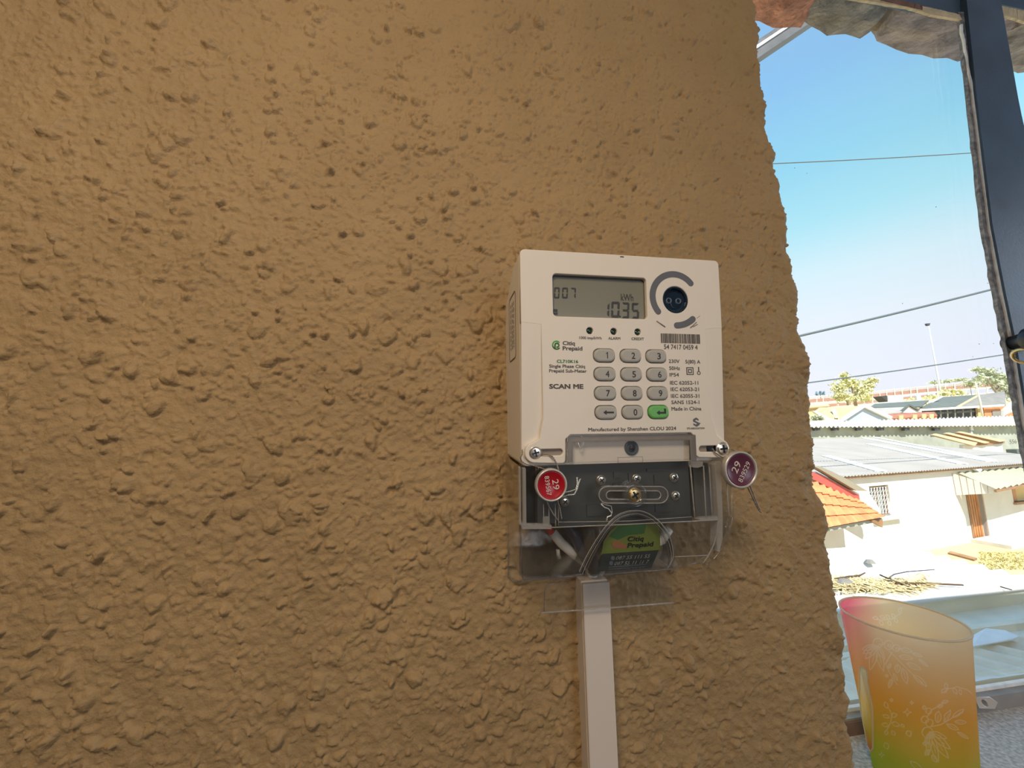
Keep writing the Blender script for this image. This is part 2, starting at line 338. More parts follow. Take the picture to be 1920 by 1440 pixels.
# grey metal gutter passing just outside the brick head
g0, g1 = at(1570, 8, 1.1), at(1385, 133, 1.1)
tag(solid('gutter', [g0, g1, g1+Vector((-.035, 0, .045)), g0+Vector((-.035, 0, .045))], (0, .05, 0), mat('grey_zinc_sheet', (0.13, 0.13, 0.14), 0.5, noise=0.2)), 'grey metal gutter end showing between the wall corner and the red brick', 'gutter')
GUT = bpy.data.objects['gutter']
solid('lip', [g0+Vector((-.01, -.004, .032)), g1+Vector((-.01, -.004, .032)), g1+Vector((-.018, -.004, .038)), g0+Vector((-.018, -.004, .038))], (0, .004, 0), M['white_flake'], GUT)

# ---------------------------------------------------------------- steel window
win = tag(empty('window_1', (0.69, 0.105, -0.3)), kind='structure'); WI = Matrix.Translation((-0.69, -0.105, 0.3))
def wpart(o): o.parent = win; o.matrix_parent_inverse = WI; return o
DF = 0.37
def ribbon(name, lpx, rpx, D, thick, m, jag=0.0, seed=0):
    R = random.Random(seed); bm = bmesh.new(); n = 60
    def samp(pl, t):
        k = t*(len(pl)-1); i = min(int(k), len(pl)-2); f = k-i; return (pl[i][0]*(1-f)+pl[i+1][0]*f, pl[i][1]*(1-f)+pl[i+1][1]*f)
    rows = []
    for k in range(n+1):
        a = samp(lpx, k/n); b = samp(rpx, k/n); j1, j2 = R.uniform(-jag, jag), R.uniform(-jag, jag)
        A = at(a[0]+j1, a[1], D); B = at(b[0]+j2, b[1], D); o = Vector((0, thick, 0))
        rows.append([bm.verts.new(p) for p in (A, B, B+o, A+o)])
    for p, q in zip(rows[:-1], rows[1:]):
        for i in range(4): bm.faces.new((p[i], p[(i+1) % 4], q[(i+1) % 4], q[i]))
    bm.faces.new(rows[0][::-1]); bm.faces.new(rows[-1]); bmesh.ops.recalc_face_normals(bm, faces=bm.faces)
    return wpart(bmo(name, bm, m))
Lq = [(1797, 22), (1818, 200), (1843, 420), (1863, 540), (1885, 645), (1904, 760), (1922, 860), (1975, 1150), (2030, 1420)]
ribbon('putty_strip', [(x+1, y) for x, y in Lq], [(1812, 22), (1834, 200), (1862, 420), (1884, 540), (1906, 645), (1925, 760), (1943, 860), (1996, 1150), (2051, 1420)], DF-.002, .004, M['putty'], 1.6, 1)
ribbon('flaked_paint', [(1801, 45), (1826, 200), (1853, 420), (1874, 540), (1897, 645), (1915, 760), (1931, 860)], [(1804.5, 45), (1830, 200), (1858, 420), (1880, 540), (1901, 645), (1921, 760), (1938, 860)], DF-.0035, .002, M['white_flake'], 1.3, 2)
ribbon('mullion', [(1806, -60), (1834, 200), (1861, 420), (1884, 540), (1906, 645), (1925, 760), (1943, 860), (1996, 1150), (2051, 1420)], [(1866, -60), (1912, 200), (1962, 420), (1995, 540), (2025, 645), (2052, 760), (2080, 860), (2160, 1150), (2240, 1420)], DF-.006, .012, M['steel_paint'], 0, 3)
wpart(solid('top_rail', [at(1480, -30, DF), at(1640, 0, DF), at(1800, 31, DF), at(1800, -120, DF), at(1480, -180, DF)], (0, .006, 0), M['steel_paint']))
ribbon('cracked_paint', [(1560, -18), (1640, -4), (1700, 6), (1745, 14), (1800, 27)], [(1560, -10), (1640, 4), (1700, 13), (1745, 27), (1803, 37)], DF-.003, .003, M['cream_flake'], 2.0, 5)
ribbon('oxide_patch', [(1650, -10), (1690, 0), (1730, 10)], [(1650, 0), (1690, 9), (1730, 18)], DF-.0035, .002, M['oxide'], 1.5, 8)
wpart(solid('top_rail', [at(1868, 6, DF), at(1990, 34, DF), at(1990, -150, DF), at(1868, -150, DF)], (0, .006, 0), M['steel_paint']))
ribbon('cracked_paint', [(1874, 10), (1920, 20), (1990, 38)], [(1877, 26), (1920, 40), (1990, 62)], DF-.003, .003, M['cream_flake'], 1.6, 6)
# bottom rail: oxide red at the wall, grey by the mullion
zr = -0.300
wpart(bx('bottom_rail', (0.284, DF-.265-.004, zr-.02), (1.0, DF-.265+.008, zr+.014), mat('grey_rail_paint', (0.30, 0.28, 0.26), 0.6, noise=0.2, nscale=30)))
wpart(bx('rail_flange', (0.284, DF-.265+.004, zr+.014), (1.0, DF-.265+.008, zr+.0175), M['white_flake']))
wpart(bx('rail_end', (0.284, DF-.265-.006, zr-.015), (0.47, DF-.265-.003, zr+.012), M['oxide']))
# latch plate with a round hole on the bottom rail, and the stay knob on the mullion
lp = at(1846, 1318, DF-.008)
o = plate('latch_plate', [[(-.010, -.004), (.006, -.005), (.013, .000), (.008, .005), (-.008, .005)], circ(-.001, 0, .0028, 16)], 0, .0015, M['seal_rim'], None, .0005); o.rotation_euler = (math.radians(60), 0, math.radians(-8)); o.location = lp; wpart(o)
kb = at(1918, 640, DF-.012)
o = lathe('stay_knob', [(0, .020), (.011, .019), (.015, .012), (.015, .004), (.010, 0), (.008, -.016), (0, -.016)], M['black'], None, 24, None, True); o.matrix_world = Matrix.Translation(kb) @ Matrix.Rotation(math.radians(90), 4, 'X'); wpart(o)
o = lathe('stay_ring', [(.0075, 0), (.0095, .0015), (.0115, 0), (.0095, -.0015)], M['brass'], None, 24, None, True, True); o.matrix_world = Matrix.Translation(at(1922, 668, DF-.036)) @ Matrix.Rotation(math.radians(55), 4, 'Y'); wpart(o)
pane = wpart(solid('pane', [at(1380, -60, DF+.012), at(1806, -60, DF+.012), at(2045, 1420, DF+.012), at(1380, 1520, DF+.012)], (0, .003, 0), M['glass']))
bm = bmesh.new()
for px, py, s in ((1490, 315, 1.2), (1513, 325, 1.0), (1755, 388, 1.4), (1692, 569, 1.2), (1852, 531, 1.3), (1836, 645, 1.3), (1863, 644, 1.1), (1824, 669, 1.0)):
    add_box(bm, at(px, py, DF+.011), (s*.0006, .0004, s*.0006))
wpart(bmo('dirt_speck', bm, M['ink_grey']))
tag(bx('trim_1', (0.286, -0.03, -0.335), (1.7, 0.106, zr), M['sill'], None, 0.004), kind='structure')
# ---------------------------------------------------------------- prepaid electricity meter
TILT = math.radians(3.0)
MO = Vector((0.10, -0.0555, 0.0))                  # a point of its front face; the top leans out from the wall a little
MU, MV, MW = Vector((1, 0, 0)), Vector((0, -math.sin(TILT), math.cos(TILT))), Vector((0, -math.cos(TILT), -math.sin(TILT)))
meter = tag(empty('electricity_meter', MO, (math.radians(90)+TILT, 0, 0)), 'cream keypad electricity meter with clear lower cover on the mustard wall', 'meter')
def mp(px, py, w=0.0):                             # photo pixel to the meter's own face coordinates
    q = at_plane(px, py, MO+MW*w, MW)-MO; return (q.dot(MU), q.dot(MV))
def mps(l, w=0.0): return [mp(x, y, w) for x, y in l]
def mlen(px, py, n, w=0.0):
    a, b = mp(px-n/2, py, w), mp(px+n/2, py, w); return b[0]-a[0]
def wall_w(v): return (MO+MV*v).y/math.cos(TILT)    # face-normal depth of the wall behind height v
X0, Y1 = mp(977.5, 700)[0], mp(1160, 477.5)[1]
X1 = (mp(1350, 500)[0]+mp(1364, 845)[0])/2
YB = mp(1160, 866)[1]; YC = mp(1160, 977)[1]; YL = mp(1125, 1080)[1]
def vat(py, px=1170): return mp(px, py)[1]
# face plate: raised panel whose flanks fall away lower down and swell out round the two seal screws
SL, SR = mp(1003, 849), mp(1352, 841); RB = mlen(1003, 849, 37)/2
yn0, yn1 = vat(610), vat(800)
xl, xr = mp(1016, 740)[0], mp(1333, 740)[0]
tabL, tabR, tabT = mp(1063, 840)[0], mp(1303, 840)[0], vat(818)
def lug(c, r, a0, a1, n=14): return [(c[0]+r*math.cos(math.radians(a0+(a1-a0)*k/n)), c[1]+r*math.sin(math.radians(a0+(a1-a0)*k/n))) for k in range(n+1)]
rr = 0.0028
out = []
out += [(X1-rr+rr*math.cos(t*math.pi/12), Y1-rr+rr*math.sin(t*math.pi/12)) for t in range(7)]
out += [(X0+rr-rr*math.sin(t*math.pi/12), Y1-rr+rr*math.cos(t*math.pi/12)) for t in range(7)]
out += [(X0, yn0), (xl, yn0-.001), (xl+.0006, yn1+.006), (xl-.001, yn1-.002), (SL[0]+.003, SL[1]+RB+.0022)]
out += lug(SL, RB, 100, 262)
out += [(tabL-.0025, YB), (tabL-.0006, YB+.0012), (tabL-.0006, tabT-.001), (tabL+.0022, tabT+.0014), (tabR-.0022, tabT+.0014), (tabR+.0006, tabT-.001), (tabR+.0006, YB+.0025), (tabR+.0025, YB+.0012)]
out += lug(SR, RB, -82, 80)
out += [(SR[0]-.002, SR[1]+RB+.0025), (xr+.002, yn1-.001), (xr, yn1+.006), (xr-.001, yn0-.001), (X1, yn0)]
# openings
L0, L1, L2, L3 = mp(1036, 513), mp(1211, 521), mp(1215, 598), mp(1037.5, 593)
lx0, lx1, ly0, ly1 = (L0[0]+L3[0])/2, (L1[0]+L2[0])/2, (L2[1]+L3[1])/2, (L0[1]+L1[1])/2
lcd_hole = rrect(lx0, ly0, lx1, ly1, .0022)
kx = [np.mean([mp(*p)[0] for p in c]) for c in ([(1132, 666), (1133.5, 701), (1135, 737.5), (1136, 773)], [(1181.5, 667), (1183, 702), (1185, 737.5), (1186, 773)], [(1229, 669), (1231, 703), (1233, 737.5), (1235, 773)])]
ky = [np.mean([mp(*p)[1] for p in c]) for c in ([(1132, 666), (1181.5, 667.5), (1229, 669)], [(1133.5, 701), (1183, 702), (1231, 703)], [(1135, 737.5), (1185, 737.5), (1233, 737.5)], [(1136, 773), (1186, 773), (1235, 773)])]
KW, KH = mlen(1183, 702, 38), mlen(1183, 702, 22.5)
leds = mps([(1106, 620), (1151, 621.5), (1196, 622.5)]); RLED = mlen(1150, 620, 12)/2
PC = mp(1267, 562); RP = mlen(1267, 562, 47)/2
def slot(x0, x1, y, r): return rrect(x0, y-r, x1, y+r, r*.999, 8)
slR = mlen(1030, 849, 12)/2
slotL = slot(SL[0]-.002, mp(1056, 848)[0], SL[1], slR); slotR = slot(mp(1311, 842)[0], SR[0]+.002, SR[1], slR)
holes = [lcd_hole] + [rrect(x-KW/2-.0003, y-KH/2-.0003, x+KW/2+.0003, y+KH/2+.0003, KH/2*.95, 8) for x in kx for y in ky] + [circ(x, y, RLED) for x, y in leds] + [circ(PC[0], PC[1], RP, 40), slotL, slotR]
TP = 0.0035
face = plate('face_plate', [out]+holes, -TP, 0, M['white_plastic'], meter, .0005)
# body behind the plate, back to the wall, chamfered at the rear of the top
bm = bmesh.new()
def ring(x0, x1, y0, y1, w, r=.003): return [bm.verts.new((x, y, w)) for x, y in rrect(x0, y0, x1, y1, r, 5)]
rows = [ring(X0+.0004, X1-.0004, YB-.001, Y1-.0004, -TP+.0002), ring(X0, X1, YB-.0015, Y1, -TP-.001)]
for f in (.35, .45, .7, 1.0):
    ch = .0 if f < .4 else (f-.4)/.6*.016
    rg = ring(X0, X1, YB-.0015, Y1-ch, 0)
    for v in rg: v.co.z = f*wall_w(v.co.y)+(1-f)*(-TP)
    rows.append(rg)
for a, b in zip(rows[:-1], rows[1:]):
    for k in range(len(a)): bm.faces.new((a[k], a[(k+1) % len(a)], b[(k+1) % len(b)], b[k]))
bm.faces.new(rows[0][::-1]); bm.faces.new(rows[-1]); bmesh.ops.recalc_face_normals(bm, faces=bm.faces)
housing = bmo('housing', bm, M['white_plastic'], meter)
# the two sloping flanks beside the raised panel
def flank(x0, x1, y0, y1, side):
    pts = [(x0, y0, -.0001), (x1, y0, -.0001), (x1, y1, -TP+.0003), (x0, y1, -TP+.0003)]
    b = bmesh.new(); t = [b.verts.new(p) for p in pts]; u = [b.verts.new((p[0], p[1], -TP)) for p in pts]
    b.faces.new(t); 
    for i in range(4): b.faces.new((t[i], u[i], u[(i+1) % 4], t[(i+1) % 4]))
    bmesh.ops.recalc_face_normals(b, faces=b.faces); bmo('flank', b, M['white_plastic'], meter)
flank(X0+.0003, xl+.0012, yn0+.001, vat(835), -1); flank(xr-.0015, X1-.0003, yn0+.001, vat(835), 1)
# vertical rating label on the left side face
def side_pt(px, py):
    p = at_plane(px, py, Vector((MO.x+X0-.0003, 0, 0)), Vector((1, 0, 0)))-MO; return (p.dot(MV), p.dot(MW))
bm = bmesh.new()
v0, v1 = side_pt(960, 676)[0], side_pt(960, 553)[0]; wa, wb = side_pt(966.5, 620)[1], side_pt(954.5, 620)[1]
loop = rrect(min(wa, wb), v0, max(wa, wb), v1, .004)
pl = plate_mesh([loop, rrect(min(wa, wb)+.0006, v0+.0006, max(wa, wb)-.0006, v1-.0006, .0035)], -.00005, .00005)
pl.transform(Matrix(((0, 0, 1, X0-.00022), (0, 1, 0, 0), (1, 0, 0, 0), (0, 0, 0, 1)))); link('side_label', pl, M['ink_grey'], housing)
R = random.Random(3)
for c in range(3):
    wc = min(wa, wb)+(max(wa, wb)-min(wa, wb))*(.28+.22*c); y = v0+.007
    while y < v1-.007:
        l = R.uniform(.0012, .0032); add_box(bm, (X0-.0002, y+l/2, wc), (.0001, l, .0011)); y += l+R.uniform(.0004, .0014)
tag(bmo('side_print', bm, M['ink_grey'], housing), kind='stuff')
box('moulding_chip', (*mp(1166, 481.5), .0001), (.0022, .0006, .0002), M['ink_grey'], face)

# display
wd = -.0030
disp = plate('display', [rrect(lx0-.001, ly0-.001, lx1+.001, ly1+.001, .002)], wd-.0004, wd, M['lcd'], meter)
plate('display_border', [rrect(lx0-.001, ly0-.001, lx1+.001, ly1+.001, .0024), rrect(*mp(1037.5, 595, wd), *mp(1206.5, 527.5, wd), .0016)], wd, wd+.0002, M['black'], disp)
SEG = {'0': 'abcdef', '1': 'bc', '3': 'abcdg', '5': 'acdfg', '7': 'abc'}
def digit(ch, x0, y0, wdt, hgt, t, sl=0.06):
    bm = bmesh.new(); g = t*.22
    def q(pts): bm.faces.new([bm.verts.new((x0+x+sl*y, y0+y, wd+.0003)) for x, y in pts])
    H2 = hgt/2
    S = {'a': [(g, hgt), (wdt-g, hgt), (wdt-t, hgt-t), (t, hgt-t)], 'd': [(t, t), (wdt-t, t), (wdt-g, 0), (g, 0)],
         'g': [(t*.6, H2+t/2), (wdt-t*.6, H2+t/2), (wdt-t*.6, H2-t/2), (t*.6, H2-t/2)],
         'f': [(0, hgt-g), (t, hgt-t-g), (t, H2+t*.7), (0, H2+g)], 'b': [(wdt, hgt-g), (wdt-t, hgt-t-g), (wdt-t, H2+t*.7), (wdt, H2+g)],
         'e': [(0, g), (t, t+g), (t, H2-t*.7), (0, H2-g)], 'c': [(wdt, g), (wdt-t, t+g), (wdt-t, H2-t*.7), (wdt, H2-g)]}
    for s in SEG[ch]: q(S[s])
    bmo('digit', bm, M['lcd_seg'], disp)
def dpx(ch, xa, xb_, ya, yb): a = mp(xa, yb, wd); b = mp(xb_, ya, wd); digit(ch, a[0], a[1], b[0]-a[0], b[1]-a[1], (b[0]-a[0])*.25)
dpx('0', 1038.5, 1048, 539, 559); dpx('0', 1053.5, 1063.5, 539.5, 559); dpx('7', 1069, 1078.5, 540, 559)
dpx('1', 1128, 1141, 568, 594); dpx('0', 1145.5, 1160, 566, 595); dpx('3', 1165.5, 1178, 567.5, 596.5); dpx('5', 1184, 1196.5, 568.5, 597)
box('decimal_point', (*mp(1162.3, 593.5, wd), wd+.0003), (.0009, .0009, .0001), M['lcd_seg'], disp)
a, b = mp(1164, 557, wd), mp(1187, 557, wd); link('unit_print', text_mesh('kWh', a[0], b[0], a[1], .0042, 0.0, wd+.0003), M['lcd_seg'], disp)
for y0, y1 in ((580, 584), (586, 590)):
    a, b = mp(1038, y1, wd), mp(1045, y0, wd); box('display_mark', ((a[0]+b[0])/2, (a[1]+b[1])/2, wd+.0003), (b[0]-a[0], b[1]-a[1], .0001), M['lcd_seg'], disp)

# keypad
names = [['1', '4', '7', '<'], ['2', '5', '8', '0'], ['3', '6', '9', 'E']]
def key_mesh():
    b = bmesh.new(); prev = None
    for ins, h in ((0, -.003), (0, .0005), (.0003, .0010), (.0010, .0013)):
        rg = [b.verts.new((x, y, h)) for x, y in rrect(-KW/2+ins, -KH/2+ins, KW/2-ins, KH/2-ins, (KH/2-ins)*.95, 7)]
        if prev:
            for k in range(len(rg)): b.faces.new((prev[k], prev[(k+1) % len(rg)], rg[(k+1) % len(rg)], rg[k]))
        prev = rg
    b.faces.new(prev); bmesh.ops.recalc_face_normals(b, faces=b.faces); me = bpy.data.meshes.new('key'); b.to_mesh(me); b.free(); return me
km = key_mesh(); km.materials.append(M['key']); kg = km.copy(); kg.materials[0] = M['key_green']
arrow = [(-.0032, 0), (-.0012, .0014), (-.0012, .0005), (.0032, .0005), (.0032, -.0005), (-.0012, -.0005), (-.0012, -.0014)]
enter = [(-.0030, -.0004), (-.0010, .0010), (-.0010, .0001), (.0018, .0001), (.0018, .0020), (.0030, .0020), (.0030, -.0010), (-.0010, -.0010), (-.0010, -.0018)]
for i, x in enumerate(kx):
    for j, y in enumerate(ky):
        ch = names[i][j]; k = link('key', kg if ch == 'E' else km, None, meter); k.location = (x, y, 0)
        if ch == 'E': k['label'] = 'green enter key'
        dx = .0012
        if ch == '<': me = plate_mesh([[(p[0]+dx, p[1]) for p in arrow]], .0013, .0014)
        elif ch == 'E': me = plate_mesh([[(p[0]+dx, p[1]) for p in enter]], .0013, .0014)
        elif ch == '1': me = plate_mesh([[(dx+a_*.001, b_*.001) for a_, b_ in ((.15, -1.9), (.62, -1.9), (.62, 1.9), (.22, 1.9), (-.1, 1.45), (-.6, 1.15), (-.6, .75), (-.1, .95), (.15, 1.15))]], .0013, .0014)
        else: me = text_mesh(ch, dx-(.0006 if ch == '1' else .00115), dx+(.0006 if ch == '1' else .00115), 0, .0038, 0.008 if ch == '1' else 0.018, .00137)
        link('key_legend', me, M['ink'], k)

# indicator lights, optical port with its printed arcs
for x, y in leds:
    lathe('indicator_light', [(RLED*.98, -.0020), (RLED*.8, -.0010), (RLED*.4, -.0006), (0, -.0005)], M['led'], meter, 20, Matrix.Translation((x, y, 0)), True)
box('glint_dot', (leds[2][0]+.0008, leds[2][1]+.0001, -.0004), (.0006, .0006, .0003), mat('lit_green_diode', (0.35, 0.9, 0.3), 0.3), meter)
port = lathe('optical_port', [(RP, -.003), (RP, -.0004), (RP*.93, -.0002), (RP*.86, -.0008), (RP*.84, -.0022), (RP*.72, -.0026), (0, -.0026)], M['lens'], meter, 40, Matrix.Translation((*PC, 0)))
for dx in (-.0030, .0033): lathe('port_eye', [(.0011, -.0026), (.0016, -.0018), (.0020, -.0026)], M['lens_ring'], port, 16, Matrix.Translation((PC[0]+dx, PC[1], 0)), True)
tube('port_crack', [(PC[0]-.0021, PC[1]-.001, -.0022), (PC[0]-.0017, PC[1]-.003, -.0022), (PC[0]-.001, PC[1]-.0042, -.0022), (PC[0]+.0002, PC[1]-.0046, -.0022)], .00018, M['lens_ring'], port, 5)
AC = mp(1265, 557.7); ra = mlen(1265, 558, 82)/2; rb = mlen(1265, 558, 98)/2; hw = mlen(1265, 558, 11)/2
plate('printed_arc', [arc_band(*AC, ra, hw, 40, 219)], 0, .0001, M['band'], face); plate('printed_arc', [arc_band(*AC, rb, hw, -88, -49)], 0, .0001, M['band'], face)
for (ax, ay), (bx_, by), t in (((1231, 602), (1247, 613), .0007), ((1294, 615), (1306, 604), .0005), ((1299, 613), (1308, 608), .0004), ((1306, 597), (1312, 592.5), .00025)):
    p, q = mp(ax, ay), mp(bx_, by); tube('scuff_mark', [(*p, 0), ((p[0]+q[0])/2, (p[1]+q[1])/2, .0001), (*q, 0)], t*.6, M['slot'], face, 6)

# printing on the face
def pr(s, xa, xb_, py, cap, m='ink_grey', bold=0.0, parent=None, w=.00012, shear=0.0):
    a, b = mp(xa, py, w), mp(xb_, py, w); link('lettering', text_mesh(s, a[0], b[0], a[1], mlen((xa+xb_)/2, py, cap, w), bold, w, shear), M[m], parent or face)
pr('1000 imp/kWh', 1086, 1128, 633, 5.0, bold=0.024); pr('ALARM', 1140.6, 1163, 634, 5.0, bold=0.024); pr('CREDIT', 1184, 1207.5, 635, 5.0, bold=0.024)
pr('Citiq', 1055, 1078, 643, 7.6, bold=0.032); pr('Prepaid', 1055, 1092, 652.7, 7.6, bold=0.032)
pr('CL710K16', 1044, 1084, 677.3, 6.0, 'ink_green', .03); pr('Single Phase Citiq', 1029.6, 1097, 686.2, 6.2, bold=0.027); pr('Prepaid Sub-Meter', 1029.6, 1100, 695, 6.2, bold=0.027)
pr('SCAN ME', 1029.6, 1094, 724.3, 9, bold=0.047); pr('Manufactured by Shenzhen CLOU 2024', 1103, 1268, 805.5, 6.4, bold=0.024)
pr('54 7417 0459 4', 1245, 1308, 650, 8.6, bold=0.017)
for s, xa, xb_, py, cp in (('230V', 1253.8, 1274.3, 677, 6.4), ('5(80) A', 1285, 1313, 678, 6.4), ('50Hz', 1254.8, 1275, 690.2, 6.4), ('IP54', 1255.4, 1273, 702.5, 6.4), ('IEC 62052-11', 1256.3, 1309.4, 717.5, 6.4), ('IEC 62053-21', 1257.3, 1310.7, 729.7, 6.4), ('IEC 62055-31', 1258, 1311.3, 742.3, 6.4), ('SANS 1524-1', 1258.8, 1311.3, 754.2, 6.4), ('Made in China', 1259, 1315, 766.4, 6.4)):
    pr(s, xa, xb_, py, cp, bold=0.020)
pr('STS ASSOCIATION', 1288, 1321, 803.3, 3.2, bold=0.032)
R = random.Random(21); a, b = mp(1239, 634.5), mp(1313, 635.5); hb = mlen(1276, 635, 16.5); bm = bmesh.new(); x = a[0]; u = (b[0]-a[0])/95
while x < b[0]-u:
    wdt = u*R.choice((1, 1, 2, 2, 3)); wdt = min(wdt, b[0]-x); add_box(bm, (x+wdt/2, (a[1]+b[1])/2, .0001), (wdt, hb, .0001)); x += wdt+u*R.choice((.7, .7, 1.3))
bmo('barcode', bm, M['ink_grey'], face)
# green swirl beside the name
c = mp(1043.5, 647.2); r1 = mlen(1043, 647, 14.6)/2; h1 = mlen(1043, 647, 2.5)/2
plate('logo_swirl', [arc_band(*c, r1, h1, 48, 205)], 0, .0001, M['ink_lime'], face); plate('logo_swirl', [arc_band(*c, r1, h1, 205, 312)], 0, .0001, M['ink_green'], face)
plate('logo_stroke', [arc_band(c[0]+.0002, c[1], r1*.5, h1, -95, 185)], .0001, .0002, M['ink_green'], face)
plate('logo_stroke', [rrect(c[0]+.0002-r1*.5-h1, c[1]-r1*1.02, c[0]+.0002-r1*.5+h1, c[1]+.0002, h1*.9)], .0001, .0002, M['ink_green'], face)
# class and probe symbols
q0, q1 = mp(1287.3, 703), mp(1300, 689); s = q1[0]-q0[0]
sq = lambda k: [(q0[0]+s*k, q0[1]+s*k), (q1[0]-s*k, q0[1]+s*k), (q1[0]-s*k, q0[1]+s*(1-k)), (q0[0]+s*k, q0[1]+s*(1-k))]
plate('class_symbol', [sq(0), sq(.12)], 0, .0001, M['ink_grey'], face); plate('class_symbol', [sq(.24), sq(.36)], 0, .0001, M['ink_grey'], face)
c = mp(1310.2, 699.5); r1 = mlen(1310, 700, 5)/2; plate('probe_symbol', [circ(*c, r1+.0003), circ(*c, r1-.0002)], 0, .0001, M['ink_grey'], face)
t = mp(1309.5, 688); box('probe_symbol', (c[0], (c[1]+r1+t[1])/2, .00005), (.0007, t[1]-c[1]-r1, .0001), M['ink_grey'], face)
# faceted S emblem
c = mp(1305.5, 791.5); u = mlen(1305, 791, 16)/2
S1 = [(.55, .62), (0, 1), (-.75, .6), (-.75, .12), (.15, -.32), (-.1, -.5), (-.72, -.22), (-.72, -.6), (0, -1), (.72, -.62), (.72, -.42), (1.05, -.32), (.72, -.12), (.55, -.1), (-.3, .32), (0, .52), (.55, .25)]
plate('emblem', [[(c[0]+x*u, c[1]+y*u) for x, y in S1]], 0, .0001, M['band'], face)

# recess under the cover tab, sensing bush, slot floors
box('tab_recess', ((tabL+tabR)/2, (tabT+YB)/2+.001, -TP+.0003), (tabR-tabL, tabT-YB+.002, .0004), M['white_plastic'], meter)
c = mp(1185, 840, -.002); u = mlen(1185, 840, 1)
bush = lathe('sensing_bush', [(13*u, -.0032), (13*u, -.0022), (11*u, -.0018), (8*u, -.0022), (6*u, -.0015), (5*u, -.0035), (0, -.0035)], M['lens_ring'], meter, 28, Matrix.Translation((*c, 0)))
lathe('bush_core', [(4.6*u, -.0036), (4.6*u, -.0018), (0, -.0016)], M['black'], bush, 20, Matrix.Translation((*c, 0)))
p, q = mp(1162.5, 866), mp(1210, 857); plate('scribed_box', [[(p[0], p[1]-.001), (q[0], p[1]-.001), (q[0], q[1]), (p[0], q[1])], [(p[0]+.0002, p[1]-.0008), (q[0]-.0002, p[1]-.0008), (q[0]-.0002, q[1]-.0002), (p[0]+.0002, q[1]-.0002)]], -TP+.0005, -TP+.0006, M['slot'], meter)
for sl in (slotL, slotR):
    xs = [p[0] for p in sl]; ys = [p[1] for p in sl]; box('slot_floor', ((min(xs)+max(xs))/2, (min(ys)+max(ys))/2, -.0024), (max(xs)-min(xs)+.001, max(ys)-min(ys)+.001, .0008), M['slot'], meter)
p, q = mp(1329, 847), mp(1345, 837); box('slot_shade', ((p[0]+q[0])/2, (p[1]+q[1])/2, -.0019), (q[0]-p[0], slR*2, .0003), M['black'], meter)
def screw_head(c, r, m, w, parent=None, ang=20, name='screw'):
    s = lathe(name, [(r*1.16, w-.0012), (r*1.16, w-.0003), (r, w-.0001), (r*.8, w+.0006), (r*.35, w+.0008), (0, w+.0008)], m, parent or meter, 24, Matrix.Translation((*c, 0)))
    bm = bmesh.new()
    for a in (ang, ang+90): add_box(bm, (c[0], c[1], w+.0007), (r*1.25, r*.3, .0005), Matrix.Rotation(math.radians(a), 3, 'Z'))
    bmo('cross_slot', bm, M['black'], s); return s
screw_head(mp(1003, 849, -.001), mlen(1003, 849, 22)/2, M['zinc'], .0002, None, 15, 'seal_screw')
screw_head(mp(1353, 841, -.001), mlen(1353, 841, 21)/2, M['zinc'], .0002, None, 5, 'seal_screw')
# terminal block in the lower bay
wt = -.0105
def wpt(px, py, w): return Vector((*mp(px, py, w), w))
tb = solid('terminal_block', [wpt(1008, 871, wt), wpt(1008, 982, wt), wpt(1296, 972, wt), wpt(1290, 866, wt)], (0, 0, -.028), M['terminal'], meter)
solid('block_side', [wpt(984, 872, wt-.006), wpt(984, 984, wt-.006), wpt(1012, 982, wt-.006), wpt(1012, 871, wt-.006)], (0, 0, -.02), M['black'], tb)
solid('block_step', [wpt(1299, 872, wt-.002), wpt(1305, 972, wt-.002), wpt(1340, 970, wt-.002), wpt(1334, 870, wt-.002)], (0, 0, -.02), mat('grey_terminal_plastic', (0.12, 0.125, 0.12), 0.45), tb)
for x0, y0, x1, y1 in ((1150, 884, 1162, 896), (1178, 886, 1206, 902), (1212, 878, 1240, 884), (1226, 890, 1236, 908), (1150, 905, 1165, 914), (1180, 950, 1215, 962), (1228, 944, 1262, 960), (1100, 945, 1125, 968)):
    p, q = mp(x0, y1, wt), mp(x1, y0, wt); box('block_moulding', ((p[0]+q[0])/2, (p[1]+q[1])/2, wt+.0003), (q[0]-p[0], q[1]-p[1], .0008), M['terminal'], tb)
for x, y, r in ((1126, 900, 7.5), (1192, 897, 6.8), (1262, 895, 6.8), (1265, 929, 6.8), (1058, 940, 7.5)):
    screw_head(mp(x, y, wt), mlen(x, y, r, wt), M['zinc'], wt+.0012, tb, 30+x % 40, 'terminal_screw')
# ledge below the block
solid('bay_ledge', [wpt(1046, 976, wt+.001), wpt(1046, 987, wt+.001), wpt(1298, 977, wt+.001), wpt(1297, 966, wt+.001)], (0, 0, -.02), M['terminal'], meter)

